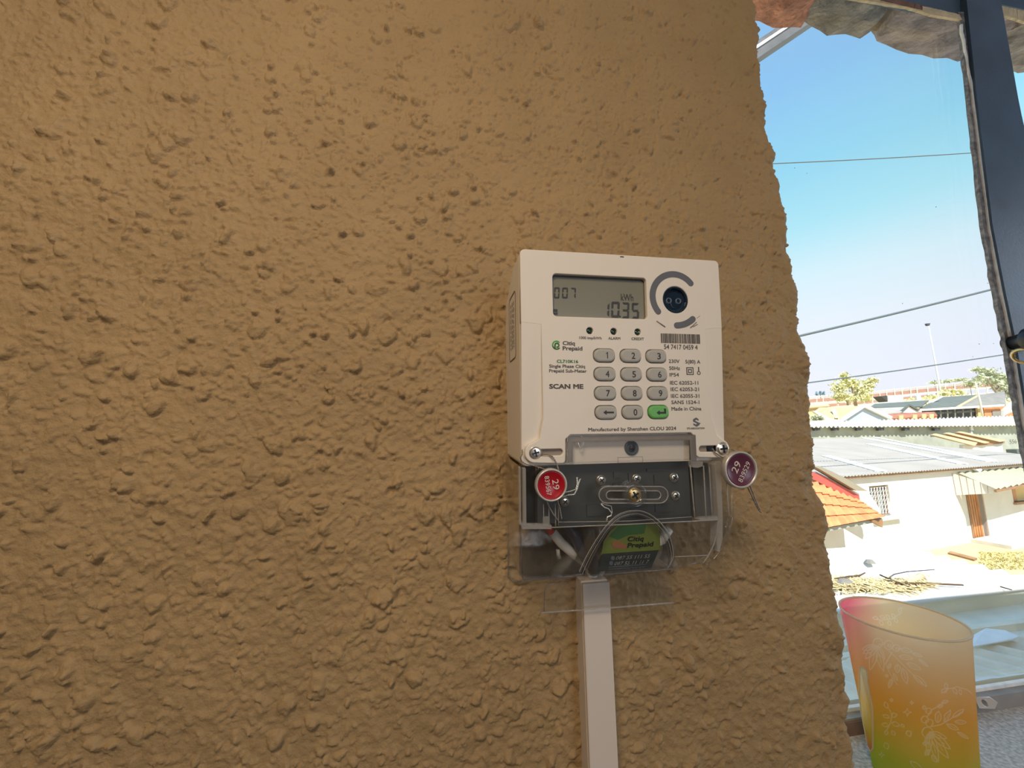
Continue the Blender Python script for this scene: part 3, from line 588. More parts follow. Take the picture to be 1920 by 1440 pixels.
# clear cover: tab + front sheet, side walls back to the wall, moulded edges
wc = .0004; CT = .0014
outl = [(1063, 819), (1063, 868), (973, 873), (974, 1078), (981, 1086), (1125, 1078), (1264, 1066), (1308, 1056), (1334, 1040), (1352, 1022), (1365, 997), (1372, 968), (1371, 866), (1304, 864), (1303, 816)]
P2 = [mp(x, y, wc) for x, y in outl]
cover = plate('terminal_cover', [P2], wc-CT, wc, M['clear'], meter, .0003)
def loc(p): d = Vector(p)-MO; return Vector((d.dot(MU), d.dot(MV), d.dot(MW)))
bm = bmesh.new()
wl = [P2[i] for i in range(2, 13)]
fr = [bm.verts.new((p[0], p[1], wc-CT)) for p in wl]; bk = [bm.verts.new((p[0], p[1], wall_w(p[1])+.001)) for p in wl]
cx_, cy_ = (X0+X1)/2, (YB+YL)/2
fi = [bm.verts.new((p[0]+(cx_-p[0])*.022, p[1]+(cy_-p[1])*.03, wc-CT)) for p in wl]; bi = [bm.verts.new((p[0]+(cx_-p[0])*.022, p[1]+(cy_-p[1])*.03, wall_w(p[1])+.001)) for p in wl]
for i in range(len(wl)-1):
    bm.faces.new((fr[i], bk[i], bk[i+1], fr[i+1])); bm.faces.new((fi[i+1], bi[i+1], bi[i], fi[i])); bm.faces.new((bk[i], bi[i], bi[i+1], bk[i+1])); bm.faces.new((fi[i], fr[i], fr[i+1], fi[i+1]))
bmesh.ops.recalc_face_normals(bm, faces=bm.faces); bmo('cover_wall', bm, M['clear'], meter)
def edge(pl, w, px, m='clear_edge', n=6, r_end=None):
    pts = [wpt(x, y, w) for x, y in pl]; return tube('cover_edge', pts, mlen(pl[0][0], pl[0][1], px, w)/2, M[m], cover, n, r_end)
def bar(pts, w, d, m='clear_edge'): return solid('cover_edge', [wpt(x, y, w) for x, y in pts], (0, 0, -d), M[m], cover)
bar([(973, 876), (974, 984), (977, 984), (976, 876)], wc+.0006, .003)
bar([(980, 878), (981, 984), (987, 984), (986, 878)], wc+.0003, .004)
bar([(974, 980), (980, 992), (1034, 992), (1034, 985), (984, 984)], wc+.0006, .004)
edge([(976, 984), (980, 1086)], wc, 1.6, 'clear_dim'); edge([(1034, 989), (1180, 983), (1345, 975)], wc+.0006, 2.2); edge([(1046, 979), (1180, 977), (1297, 969)], wc, 1.5)
bar([(1312, 971), (1312, 977), (1346, 975), (1346, 969)], wc+.0008, .003)
for x0, y0, x1, y1, t in ((1019, 945, 1020, 984, 1.5), (1029, 945, 1030, 985, 1.6), (1041, 944, 1042, 987, 2.2), (1047, 942, 1047, 985, 1.4), (1294, 872, 1303, 973, 2.6), (1319, 873, 1324, 971, 2.2), (1330, 875, 1335, 968, 1.2), (1362, 898, 1367, 968, 2.0), (1371, 904, 1372.5, 968, 1.6)):
    edge([(x0, y0), (x1, y1)], wc+.0005, t)
edge([(1020, 984), (1041, 990)], wc+.0005, 1.4); edge([(1303, 971), (1323, 974)], wc+.0005, 1.4); bar([(1019, 970), (1019, 984), (1029, 984), (1029, 970)], wc, .002)
bar([(1340, 872), (1347, 972), (1344, 1015), (1345, 1034), (1349, 1034), (1355, 1010), (1355, 972), (1352, 866), (1346, 866)], wc+.001, .006)
bar([(1296, 866), (1297, 876), (1308, 877), (1318, 874), (1318, 866)], wc+.001, .003)
edge([(1346, 975), (1344, 1000), (1338, 1022), (1328, 1042), (1318, 1056)], wc, 2.0); edge([(1372, 970), (1367, 1000), (1355, 1026), (1340, 1046), (1326, 1060)], wc+.0004, 2.6, 'clear_dim')
edge([(1363, 972), (1359, 998), (1349, 1022), (1336, 1040)], wc-.004, 3.2, 'clear_dim'); edge([(981, 1086), (1125, 1078), (1264, 1066), (1318, 1052)], wc, 1.8, 'clear_dim'); edge([(1262, 1044), (1330, 1041)], wc, 1.5)
edge([(1060, 866), (1064, 820), (1072, 818), (1295, 814), (1303, 818), (1305, 862)], wc+.0002, 2.0, 'clear_dim'); edge([(1072, 866), (1073, 828), (1292, 823), (1293, 862)], wc+.0002, 1.6, 'clear_dim')
plate('cover_rim', [mps([(1064, 867), (1064, 819), (1303, 815), (1305, 863), (1294, 863), (1292, 825), (1073, 829), (1073, 866)], wc)], wc, wc+.0006, clear_mat('frosted_rim_plastic', (0.6, 0.6, 0.6), 0.9, 0.3, 0.35, (0.42, 0.38, 0.35)), cover)
# slotted window with its screw
stad = lambda x0, x1, y, r, w: [mp(px, py, w) for px, py in rrect(x0, y-r, x1, y+r, r*.999, 8)]
plate('slot_frame', [stad(1122, 1252, 927.5, 16, .002), stad(1136, 1238, 928, 8, .002)], -.001, .0024, M['clear_dim'], cover, .0007)
for st_ in (stad(1122.5, 1251.5, 927.5, 15.5, .002), stad(1136, 1238, 928, 8, .002)): tube('cover_edge', [(p[0], p[1], .0025) for p in st_+st_[:1]], .00035, M['clear_edge'], cover, 6)
lathe('screw_boss', [(mlen(1190, 928, 22), 0), (mlen(1190, 928, 21), .003), (mlen(1190, 928, 13), .0034), (mlen(1190, 928, 12), .001)], M['clear_dim'], cover, 28, Matrix.Translation((*mp(1190, 927, .002), 0)), True)
screw_head(mp(1190, 928, .003), mlen(1190, 928, 11), M['brass'], .0032, cover, 30, 'cover_screw')
# arch of the cable knock-out
arch = [(1087, 1074), (1100, 1046), (1120, 1012), (1140, 985), (1162, 966), (1190, 959), (1215, 964), (1238, 981), (1254, 1003), (1262, 1028), (1263, 1048), (1256, 1062)]
def smooth(pl, n=5):
    out = []
    for i in range(len(pl)-1):
        p0, p1, p2, p3 = [Vector(pl[min(max(k, 0), len(pl)-1)]) for k in (i-1, i, i+1, i+2)]
        for k in range(n):
            t = k/n; out.append(tuple(0.5*((2*p1)+(p2-p0)*t+(2*p0-5*p1+4*p2-p3)*t*t+(3*p1-p0-3*p2+p3)*t**3)))
    out.append(pl[-1]); return out
edge(smooth(arch), wc+.0004, 4.6, 'clear_dim', 8); edge(smooth([(x-1, y-2) for x, y in arch]), wc+.0016, 1.4); edge(smooth([(1174+(x-1174)*.95, y+4) for x, y in arch]), wc+.0010, 1.0); edge(smooth([(1174+(x-1174)*.9, y+6) for x, y in arch]), wc-.001, 3.0, 'clear_dim', 8)
bm = bmesh.new(); sa = smooth(arch); f = [bm.verts.new(wpt(x, y, wc)) for x, y in sa]; b = [bm.verts.new(wpt(x, y, wc)-Vector((0, 0, .012))) for x, y in sa]
for i in range(len(sa)-1): bm.faces.new((f[i], f[i+1], b[i+1], b[i]))
bmo('arch_wall', bm, M['clear_dim'], cover)
# reflections in the clear cover, built in as thin white strands
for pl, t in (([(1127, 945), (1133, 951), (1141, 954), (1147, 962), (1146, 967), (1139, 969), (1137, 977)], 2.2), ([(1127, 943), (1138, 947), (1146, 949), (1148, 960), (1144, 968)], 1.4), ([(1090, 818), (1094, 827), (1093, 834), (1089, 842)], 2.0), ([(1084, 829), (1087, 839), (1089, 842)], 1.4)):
    tube('cover_glint', [wpt(x, y, wc+.0003) for x, y in pl], mlen(1130, 950, t)/2, M['glint_white'], cover, 5)
# clear backing plate and its hanging flange
def loc_at(px, py, D): return loc(at(px, py, D))
def backing(name, pl, D, th, m): return solid(name, [loc_at(x, y, D) for x, y in pl], loc(MO+Vector((0, th, 0))), M[m], meter)
backing('backing_plate', [(953, 980), (953, 1082), (962, 1090), (1130, 1080), (1268, 1066), (1262, 965)], .2615, .002, 'clear_thin')
tube('plate_edge', [loc_at(x, y, .261) for x, y in ((953, 985), (952.5, 1050), (953, 1082), (962, 1090), (1130, 1080), (1268, 1066))], .00045, M['clear_dim'], meter, 6)
backing('flange', [(1020, 1108), (1028, 1094), (1130, 1084), (1252, 1078), (1260, 1090), (1260, 1130), (1015, 1149)], .2445, .0015, 'clear_thin')
tube('plate_edge', [loc_at(x, y, .2440) for x, y in ((1015, 1149), (1130, 1141), (1262, 1130))], .0005, M['clear_edge'], meter, 6)
tube('plate_edge', [loc_at(x, y, .2440) for x, y in ((1020, 1146), (1021, 1108), (1029, 1095), (1060, 1090))], .00035, M['clear_dim'], meter, 6)
# label stuck inside the arch
ws = -.006
def sq4(pl, w): return [wpt(x, y, w) for x, y in pl]
stk = solid('sticker', sq4([(1127, 1040), (1132, 1015), (1146, 994), (1160, 984), (1237, 983), (1238, 1031)], ws-.0006), (0, 0, -.0003), M['sticker_green'], meter)
solid('sticker_band', sq4([(1130, 1039), (1119.5, 1072), (1221, 1065), (1235.5, 1031.5)], ws), (0, 0, -.0003), M['sticker_black'], stk)
solid('sticker_leaf', sq4([(1142, 1006), (1160, 986), (1212, 983), (1208, 1000), (1180, 1003), (1158, 1012)], ws-.0004), (0, 0, -.0002), M['sticker_dark'], stk)
solid('sticker_leaf', sq4([(1146, 1017), (1160, 1014), (1178, 1024), (1172, 1029), (1150, 1028)], ws-.0004), (0, 0, -.0002), mat('rust_print', (0.30, 0.12, 0.05), 0.5), stk)
def tquad(s, tl, tr, br, bl, w, m, parent, bold=0.0, name='lettering'):
    me = text_mesh(s, 0, 1, .5, 1, bold, 0); A, B, C, D_ = [Vector(mp(*p, w)) for p in (tl, tr, br, bl)]
    for v in me.vertices:
        x, y = v.co.x, v.co.y; q = (D_*(1-x)+C*x)*(1-y)+(A*(1-x)+B*x)*y; v.co = (q.x, q.y, w)
    link(name, me, M[m], parent)
tquad('Citiq', (1178, 1006), (1208, 1005), (1206, 1014), (1176, 1015), ws-.0001, 'sticker_black', stk, .02)
tquad('Prepaid', (1178, 1018), (1226, 1015), (1224, 1024), (1176, 1027), ws-.0001, 'sticker_black', stk, .02)
tquad('087 55 111 55', (1157, 1043), (1220, 1039), (1217, 1046), (1154, 1049.5), ws+.0002, 'sticker_text', stk, .005)
tquad('087 55 11 11 7', (1154, 1053.5), (1218, 1049.5), (1215, 1056), (1151, 1060), ws+.0002, 'sticker_text', stk, .005)
for x, y in ((1149, 1046.5), (1146, 1056)): lathe('sticker_icon', [(mlen(x, y, 4), ws), (mlen(x, y, 3.6), ws+.0002), (0, ws+.0002)], M['lens_ring'], stk, 14, Matrix.Translation((*mp(x, y, ws), 0)))
for y0, y1 in ((1061.5, 1057.5), (1065.5, 1061.5)): tube('sticker_rule', [wpt(1141, y0+2, ws+.0002), wpt(1210, y1+1, ws+.0002)], .00022, M['lens_ring'], stk, 5)

# ---------------------------------------------------------------- wire seals hanging on the meter
def add_twist(bm, pts, rh, rw, turns_per=0.0026):
    pts = [Vector(p) for p in pts]; fine = []
    for i in range(len(pts)-1):
        k = max(2, int((pts[i+1]-pts[i]).length/.0004))
        for j in range(k): fine.append(pts[i].lerp(pts[i+1], j/k))
    fine.append(pts[-1])
    for ph in (0, math.pi):
        s = 0; path = []
        for i, p in enumerate(fine):
            if i: s += (fine[i]-fine[i-1]).length
            a = 2*math.pi*s/turns_per+ph; path.append(p+Vector((math.cos(a)*rh, math.cos(a)*rh*.4, math.sin(a)*rh)))
        add_tube(bm, path, rw, 5)
def seal(px, py, w, rpx, face_m, label, nums, ang, wires, tails, bright=()):
    c = Vector((*mp(px, py, w), w)); wp = MO+MU*c.x+MV*c.y+MW*c.z
    s = tag(empty('wire_seal', wp, (math.radians(90)+TILT, 0, 0)), label, 'seal'); r = mlen(px, py, rpx, w)
    lathe('seal_rim', [(r*.86, .0008), (r*.89, .0016), (r*.96, .0017), (r, .0010), (r, -.0016), (r*.94, -.0026), (0, -.0026)], M['seal_rim'], s, 44, None, True)
    lathe('seal_face', [(r*.87, .0004), (r*.86, .0010), (r*.80, .0011), (r*.76, .0007), (0, .0008)], face_m, s, 44, None, True)
    for t, off, ln, cap in ((nums[0], nums[2], .62, .40), (nums[1], nums[3], 1.18, .29)):
        me = text_mesh(t, -ln*r/2, ln*r/2, off*r, cap*r, .004, .0012); me.transform(Matrix.Rotation(math.radians(ang), 4, 'Z')); link('lettering', me, M['seal_text'], s)
    for grp, mm in ((wires+tails, 'wire'), (bright, 'glint_white')):
        for pl in grp:
            bm = bmesh.new(); add_twist(bm, [Vector((*mp(x, y, ww), ww))-c for x, y, ww in pl], .00028, .00022); bmo('seal_wire', bm, M[mm], s, True)
    return s
seal(1033, 909, .006, 29.6, M['seal_red'], 'bright red round wire seal numbered 839567 over the clear cover', ('29', '839567', .28, -.22), -83,
     [[(1014, 852, .001), (1027, 851, .0012), (1037, 857, .002), (1043, 868, .003), (1048, 884, .0045)], [(979, 843, .001), (980, 850, .0015), (976, 858, .002), (978, 865, .002), (985, 870, .003), (1000, 873, .003), (1022, 880, .0045)]],
     [[(1023, 936, .004), (1030, 952, .003), (1037, 964, .003), (1046, 976, .003)], [(1044, 936, .004), (1049, 952, .003), (1051, 963, .003), (1053, 974, .003)]],
     [[(1056, 931, .004), (1066, 928, .003), (1077, 927, .003), (1082, 917, .003), (1085, 906, .003), (1088, 898, .003)], [(1059, 923, .004), (1070, 921, .003), (1080, 917, .003), (1083, 906, .003), (1082, 895, .003)]])  # wire tails in pale metal, their glint put into the colour
seal(1386.5, 880.5, .006, 31, M['seal_purple'], 'purple round wire seal numbered 839529 beyond the right edge of the meter', ('29', '839529', .32, -.22), 60,
     [[(1335, 841, .001), (1341, 849, .0015), (1352, 856, .002), (1362, 862, .004)], [(1371, 843, .000), (1379, 845, .001), (1384, 849, .002), (1389, 856, .004)]],
     [[(1398, 906, .004), (1408, 926, .003), (1416, 944, .003), (1424, 958, .003), (1427, 961, .003)], [(1404, 906, .004), (1412, 925, .003), (1418, 942, .003), (1425, 956, .003)]])

# ---------------------------------------------------------------- cables in the bay, trunking
def wp_(px, py, w): q = wpt(px, py, w); return MO+MU*q.x+MV*q.y+MW*q.z
tag(tube('white_cable', [wp_(1036, 998, -.030), wp_(1052, 1018, -.030), wp_(1075, 1038, -.032), wp_(1100, 1056, -.036), wp_(1112, 1082, -.046), at(1116, 1125, .254)], .0030, M['white_cable'], None, 12), 'white sheathed cable bending behind the clear lower cover into the trunking', 'cable')
tag(tube('red_cable', [wp_(1028, 985, -.028), wp_(1031, 994, -.029), wp_(1037, 1001, -.0305)], .0022, M['red_cable'], None, 10), 'short red cable core end above the white cable inside the cover', 'cable')
tag(tube('dark_cable', [wp_(1062, 985, -.026), wp_(1078, 1005, -.026), wp_(1092, 1036, -.028), wp_(1104, 1058, -.036)], .0034, M['grey_cable'], None, 12), 'dark slate cable core beside the white cable inside the cover', 'cable')
tag(tube('brown_cable', [wp_(1100, 985, -.022), wp_(1104, 1010, -.024), wp_(1108, 1044, -.030), wp_(1114, 1070, -.038)], .0040, mat('taupe_cable_core', (0.09, 0.07, 0.055), 0.5), None, 12), 'brownish cable core left of the green sticker inside the cover', 'cable')
tag(tube('pale_cable', [wp_(1252, 990, -.024), wp_(1240, 1010, -.026), wp_(1190, 1030, -.030), wp_(1140, 1040, -.034), wp_(1122, 1072, -.042)], .0036, M['white_cable'], None, 12), 'pale cable passing behind the green and black sticker', 'cable')
tag(tube('cable_clip', [wp_(1046, 1030, -.034), wp_(1047, 1040, -.034), wp_(1050, 1047, -.034)], .0012, M['white_cable'], None, 8), 'small white plastic clip end left of the white cable bend', 'clip')
tx0, tx1, ty = .0837, .1012, -.0167
tr = tag(empty('cable_trunking', (.0925, 0, -1.45)), 'white square cable trunking running down the wall below the meter', 'trunking')
def tpart(o): o.parent = tr; o.matrix_parent_inverse = Matrix.Translation((-.0925, 0, 1.45)); return o
ztop = -.094
tpart(bx('base', (tx0, ty+.0035, -1.45), (tx1, .003, ztop), M['trunking'], None, .0004)); tpart(bx('lid', (tx0-.0003, ty, -1.45), (tx1+.0003, ty+.0030, ztop-.0005), M['trunking'], None, .0008))
tpart(bx('lid_lip', (tx0-.0005, ty+.0030, -1.45), (tx0+.0010, ty+.0050, ztop-.0005), M['trunking'], None, .0003))

# ---------------------------------------------------------------- plastic tumbler on the sill
CC = Vector((1.2877*.31, .31-.265, -.30)); RT, RBm, HT = .0418, .0322, .133
cup = tag(empty('tumbler', CC), 'tall frosted plastic tumbler fading from pink through orange to green on the sill', 'cup')
def cupmat():
    m = bpy.data.materials.new('frosted_ombre_plastic'); m.use_nodes = True; n = m.node_tree.nodes; l = m.node_tree.links; n.clear()
    t = n.new('ShaderNodeTexCoord'); s = n.new('ShaderNodeSeparateXYZ'); l.new(t.outputs['Object'], s.inputs[0])
    r = n.new('ShaderNodeValToRGB'); mr = n.new('ShaderNodeMapRange'); mr.inputs[1].default_value = 0; mr.inputs[2].default_value = HT
    l.new(s.outputs['Z'], mr.inputs[0]); l.new(mr.outputs[0], r.inputs[0])
    st = [(0.0, (.56, .74, .10)), (.20, (.60, .68, .09)), (.34, (.80, .58, .12)), (.55, (.90, .52, .13)), (.78, (.90, .66, .36)), (1.0, (.92, .76, .52))]
    while len(r.color_ramp.elements) < len(st): r.color_ramp.elements.new(.5)
    for e, (p, c) in zip(r.color_ramp.elements, st): e.position = p; e.color = (*c, 1)
    # a pink blush printed on the wall side, strongest at the rim
    d = n.new('ShaderNodeMath'); d.operation = 'MULTIPLY_ADD'; d.inputs[1].default_value = 45; d.inputs[2].default_value = -.6; dt = n.new('ShaderNodeVectorMath'); dt.operation = 'DOT_PRODUCT'; dt.inputs[1].default_value = (-.55, .83, 0); l.new(t.outputs['Object'], dt.inputs[0]); l.new(dt.outputs['Value'], d.inputs[0])
    e2 = n.new('ShaderNodeMapRange'); e2.inputs[1].default_value = HT*.50; e2.inputs[2].default_value = HT; l.new(s.outputs['Z'], e2.inputs[0])
    pm = n.new('ShaderNodeMath'); pm.operation = 'MULTIPLY'; pm.use_clamp = True; l.new(d.outputs[0], pm.inputs[0]); l.new(e2.outputs[0], pm.inputs[1])
    mx = n.new('ShaderNodeMix'); mx.data_type = 'RGBA'; l.new(pm.outputs[0], mx.inputs['Factor']); l.new(r.outputs[0], mx.inputs['A']); mx.inputs['B'].default_value = (.88, .18, .28, 1)
    df = n.new('ShaderNodeBsdfDiffuse'); tl = n.new('ShaderNodeBsdfTranslucent'); tp = n.new('ShaderNodeBsdfTransparent'); gl = n.new('ShaderNodeBsdfGlossy'); gl.inputs['Roughness'].default_value = .25
    pa = n.new('ShaderNodeAttribute'); pa.attribute_name = 'print'; pf = n.new('ShaderNodeMath'); pf.operation = 'MULTIPLY'; pf.inputs[1].default_value = .5; l.new(pa.outputs['Fac'], pf.inputs[0])
    m2 = n.new('ShaderNodeMix'); m2.data_type = 'RGBA'; l.new(pf.outputs[0], m2.inputs['Factor']); l.new(mx.outputs['Result'], m2.inputs['A']); m2.inputs['B'].default_value = (1, .95, .85, 1)
    for b in (df, tl, tp): l.new(m2.outputs['Result'], b.inputs[0])
    a1 = n.new('ShaderNodeMixShader'); a1.inputs[0].default_value = .66; l.new(df.outputs[0], a1.inputs[1]); l.new(tl.outputs[0], a1.inputs[2])
    a2 = n.new('ShaderNodeMixShader'); a2.inputs[0].default_value = .12; l.new(a1.outputs[0], a2.inputs[1]); l.new(tp.outputs[0], a2.inputs[2])
    f = n.new('ShaderNodeValue'); f.outputs[0].default_value = .05; a3 = n.new('ShaderNodeMixShader'); l.new(f.outputs[0], a3.inputs[0]); l.new(a2.outputs[0], a3.inputs[1]); l.new(gl.outputs[0], a3.inputs[2])
    o = n.new('ShaderNodeOutputMaterial'); l.new(a3.outputs[0], o.inputs[0]); return m
M['cup'] = cupmat()
lathe('tumbler_base', [(0, .002), (RBm-.004, .002), (RBm-.001, 0), (RBm, .0005)], M['cup'], cup, 96, None, True)
M['cup_rim'] = clear_mat('pale_translucent_rim', (0.97, 0.95, 0.95), 0.9, 0.2, 0.6, (1.0, 0.96, 0.95)); M['cup_line'] = mat('pale_translucent_line', (0.95, 0.88, 0.74), 0.6); b_ = M['cup_line'].node_tree; tl_ = b_.nodes.new('ShaderNodeBsdfTranslucent'); tl_.inputs[0].default_value = (.95, .88, .74, 1); mx_ = b_.nodes.new('ShaderNodeMixShader'); mx_.inputs[0].default_value = .6
b_.links.new(b_.nodes['Principled BSDF'].outputs[0], mx_.inputs[1]); b_.links.new(tl_.outputs[0], mx_.inputs[2]); b_.links.new(mx_.outputs[0], b_.nodes['Material Output'].inputs[0])
lathe('tumbler_rim', [(RT-.0006, HT-.0008), (RT+.0007, HT-.0008), (RT+.0008, HT+.0004), (RT-.0004, HT+.0006)], M['cup_line'], cup, 96, None, True, True)
def on_cup(px, py, back=False, lift=.00025):
    d = ray(px, py); t = 0.2; prev = None; hits = []
    while t < 0.7:
        p = CAM+d*t; g = math.hypot(p.x-CC.x, p.y-CC.y)-(RBm+(RT-RBm)*(p.z-CC.z)/HT)-(-lift if back else lift)
        if prev is not None and g*prev < 0: hits.append(p-CC)
        prev = g; t += 0.0006
    return (hits[-1] if back else hits[0]) if hits else None
LINES = []
def draw(bm, pl, r=.00028, back=False):
    q = [on_cup(x, y, back) for x, y in pl]; q = [p for p in q if p is not None]
    if len(q) > 1: LINES.append((q, r))
def Z(x, y): return (1500+x/4, 1080+y/4)             # sketch coordinates of the flower print
def leaf(bm, x, y, ang, ln, wd, vein=True, back=False):
    a = math.radians(ang); c, s = math.cos(a), math.sin(a); up, dn = [], []
    for k in range(9):
        t = k/8; h = wd*math.sin(math.pi*t)**.8*(1-.25*t)
        up.append(Z(x+c*ln*t-s*h, y+s*ln*t+c*h)); dn.append(Z(x+c*ln*t+s*h, y+s*ln*t-c*h))
    draw(bm, up+dn[::-1], back=back)
    if vein: draw(bm, [Z(x+c*ln*.1, y+s*ln*.1), Z(x+c*ln*.7, y+s*ln*.7)], .0002, back)
def ringp(bm, x, y, r): draw(bm, [Z(x+r*math.cos(k*math.pi/6), y+r*math.sin(k*math.pi/6)) for k in range(13)])
bm = bmesh.new()
for a, ln, wd in ((165, 115, 22), (150, 120, 24), (130, 130, 26), (105, 190, 30), (75, 200, 28), (60, 120, 20)): leaf(bm, 575, 520, a, ln, wd)
for x, y, r in ((585, 500, 36), (665, 515, 34), (722, 538, 26), (600, 520, 11), (670, 522, 11), (730, 545, 10)): ringp(bm, x, y, r)
draw(bm, [Z(640, 530), Z(720, 610), Z(800, 690), Z(880, 770), Z(945, 830)]); draw(bm, [Z(690, 570), Z(640, 660), Z(690, 760), Z(730, 815)])
for x, y, a, ln, wd in ((750, 545, 12, 90, 18), (840, 575, 20, 80, 12), (890, 620, 40, 90, 10), (745, 600, 10, 100, 20), (800, 650, 25, 120, 20), (770, 690, 75, 120, 24), (850, 740, 40, 130, 20), (735, 660, 95, 65, 22), (700, 730, 60, 60, 12), (690, 770, 110, 70, 15), (660, 690, -60, 40, 12), (660, 745, 170, 20, 12)): leaf(bm, x, y, a, ln, wd)
for a, ln, wd in ((20, 130, 22), (40, 200, 28), (55, 240, 32), (75, 230, 28), (95, 170, 24), (110, 110, 18)): leaf(bm, 975, 1170, a, ln, wd)
for x, y, r in ((955, 1170, 40), (985, 1180, 16), (965, 1010, 22), (935, 1075, 26), (970, 1100, 28), (930, 985, 12)): ringp(bm, x, y, r)
draw(bm, [Z(990, 1130), Z(1060, 1110), Z(1140, 1060), Z(1220, 1010)]); draw(bm, [Z(950, 1060), Z(990, 1000), Z(1060, 960), Z(1105, 940)])
for x, y, a, ln, wd in ((1030, 1100, -85, 90, 24), (1080, 1090, -60, 100, 20), (1140, 1060, -35, 110, 20), (1100, 1110, 25, 100, 18), (1160, 1090, 5, 90, 16), (1030, 980, -20, 40, 14), (1060, 950, -20, 50, 12), (1180, 1170, 30, 100, 12), (960, 1250, 170, 40, 16), (965, 1300, 120, 50, 16), (990, 1340, 60, 60, 18)): leaf(bm, x, y, a, ln, wd)
draw(bm, [Z(650, 1160), Z(680, 1100), Z(690, 1040), Z(660, 980)])
for x, y, a, ln, wd in ((655, 990, -110, 50, 16), (680, 940, -60, 25, 10), (685, 1050, -20, 45, 18), (670, 1060, 200, 50, 14), (690, 1100, 20, 60, 18), (665, 1120, 190, 50, 16), (650, 1160, 100, 30, 14), (690, 1160, 60, 40, 14), (640, 1250, 70, 50, 20), (805, 1160, 60, 45, 22), (760, 1110, 50, 30, 10), (1060, 870, -30, 60, 14), (1100, 850, -100, 50, 14), (1150, 840, 60, 50, 14), (1200, 850, 80, 40, 12), (830, 1390, 40, 120, 24)): leaf(bm, x, y, a, ln, wd, False)
draw(bm, [Z(1060, 875), Z(1110, 845), Z(1180, 830), Z(1250, 850), Z(1290, 880)])
for x, y, r in ((805, 1020, 30), (838, 948, 14), (612, 1340, 22)): draw(bm, [Z(x-r, y), Z(x-r*.25, y-r*.25), Z(x, y-r), Z(x+r*.25, y-r*.25), Z(x+r, y), Z(x+r*.25, y+r*.25), Z(x, y+r), Z(x-r*.25, y+r*.25), Z(x-r, y)], .00022)
bm.free(); bm = None
draw(bm, [Z(560, 325), Z(620, 330), Z(690, 320), Z(760, 275)], back=True)
for x, y, a in ((545, 310, 10), (600, 300, 20), (650, 290, 60), (690, 280, 60), (740, 270, -60), (600, 335, 60), (660, 335, 60), (710, 315, 60)): leaf(bm, x, y, a, 40, 12, False, True)
# the wall of the tumbler; the flower print is a fine colour mask on its surface
na, nh = 720, 420
th = np.linspace(0, 2*math.pi, na, endpoint=False); hh = np.linspace(.0005, HT, nh)
mask = np.zeros((nh, na)); dz = HT/nh
for q, r in LINES:
    for p0, p1 in zip(q[:-1], q[1:]):
        n_ = max(2, int((p1-p0).length/.00012))
        for k in range(n_+1):
            p = p0.lerp(p1, k/n_); R_ = math.hypot(p.x, p.y); j = math.atan2(p.y, p.x)/(2*math.pi)*na; i = (p.z-.0005)/dz
            i0, j0 = int(i)-2, int(j)-2
            for ii in range(max(0, i0), min(nh, i0+6)):
                for jj in range(j0, j0+6):
                    d2 = ((ii-i)*dz)**2+((jj-j)*2*math.pi*R_/na)**2; v_ = max(0.0, min(1.0, 1.6-math.sqrt(d2)/(r*1.1)))
                    if v_ > mask[ii, jj % na]: mask[ii, jj % na] = v_
rad = RBm+(RT-RBm)*hh/HT
co = np.stack([rad[:, None]*np.cos(th)[None], rad[:, None]*np.sin(th)[None], np.repeat(hh[:, None], na, 1)], -1).reshape(-1, 3)
ix = np.arange(nh*na).reshape(nh, na); i2 = np.roll(ix, -1, 1); Qc = np.stack([ix[:-1], i2[:-1], i2[1:], ix[1:]], -1).reshape(-1, 4)
me = bpy.data.meshes.new('tumbler_body'); me.vertices.add(len(co)); me.vertices.foreach_set('co', co.ravel()); me.loops.add(Qc.size); me.loops.foreach_set('vertex_index', Qc.ravel().astype(np.int32))
me.polygons.add(len(Qc)); me.polygons.foreach_set('loop_start', np.arange(0, Qc.size, 4, dtype=np.int32)); me.update(calc_edges=True)
at_ = me.attributes.new('print', 'FLOAT', 'POINT'); at_.data.foreach_set('value', mask.ravel().astype(np.float32))
link('tumbler_body', me, M['cup'], cup, True)
# strip coloured red up to cream, with a pale outline, on the wall side of the tumbler
strip = [(1612, 1250), (1622, 1252), (1627, 1260), (1627, 1276), (1631, 1300), (1636, 1325), (1637, 1360), (1637, 1403), (1632, 1409), (1627, 1398), (1621, 1372), (1615, 1335), (1611, 1300)]
q = [on_cup(x, y, False, .0006) for x, y in strip]; q = [p for p in q if p is not None]
if len(q) > 4:
    bm = bmesh.new(); vv = [bm.verts.new(p) for p in q]; bm.faces.new(vv); bmesh.ops.triangulate(bm, faces=bm.faces)
    pm = mat('yellow_to_red_strip', (0.70, 0.55, 0.08), 0.4); nn = pm.node_tree.nodes; ll = pm.node_tree.links
    t = nn.new('ShaderNodeTexCoord'); s_ = nn.new('ShaderNodeSeparateXYZ'); r_ = nn.new('ShaderNodeValToRGB'); mr = nn.new('ShaderNodeMapRange'); mr.inputs[1].default_value = .014; mr.inputs[2].default_value = .085
    ll.new(t.outputs['Object'], s_.inputs[0]); ll.new(s_.outputs['Z'], mr.inputs[0]); ll.new(mr.outputs[0], r_.inputs[0]); ll.new(r_.outputs[0], nn['Principled BSDF'].inputs['Base Color'])
    r_.color_ramp.elements[0].color = (.62, .12, .03, 1); r_.color_ramp.elements[1].color = (.80, .78, .62, 1)
    e = r_.color_ramp.elements.new(.3); e.color = (.66, .50, .05, 1); e = r_.color_ramp.elements.new(.65); e.color = (.78, .52, .10, 1)
    bmo('outlined_strip', bm, pm, cup); tube('strip_outline', q+[q[0]], .0006, M['cup_line'], cup, 6)
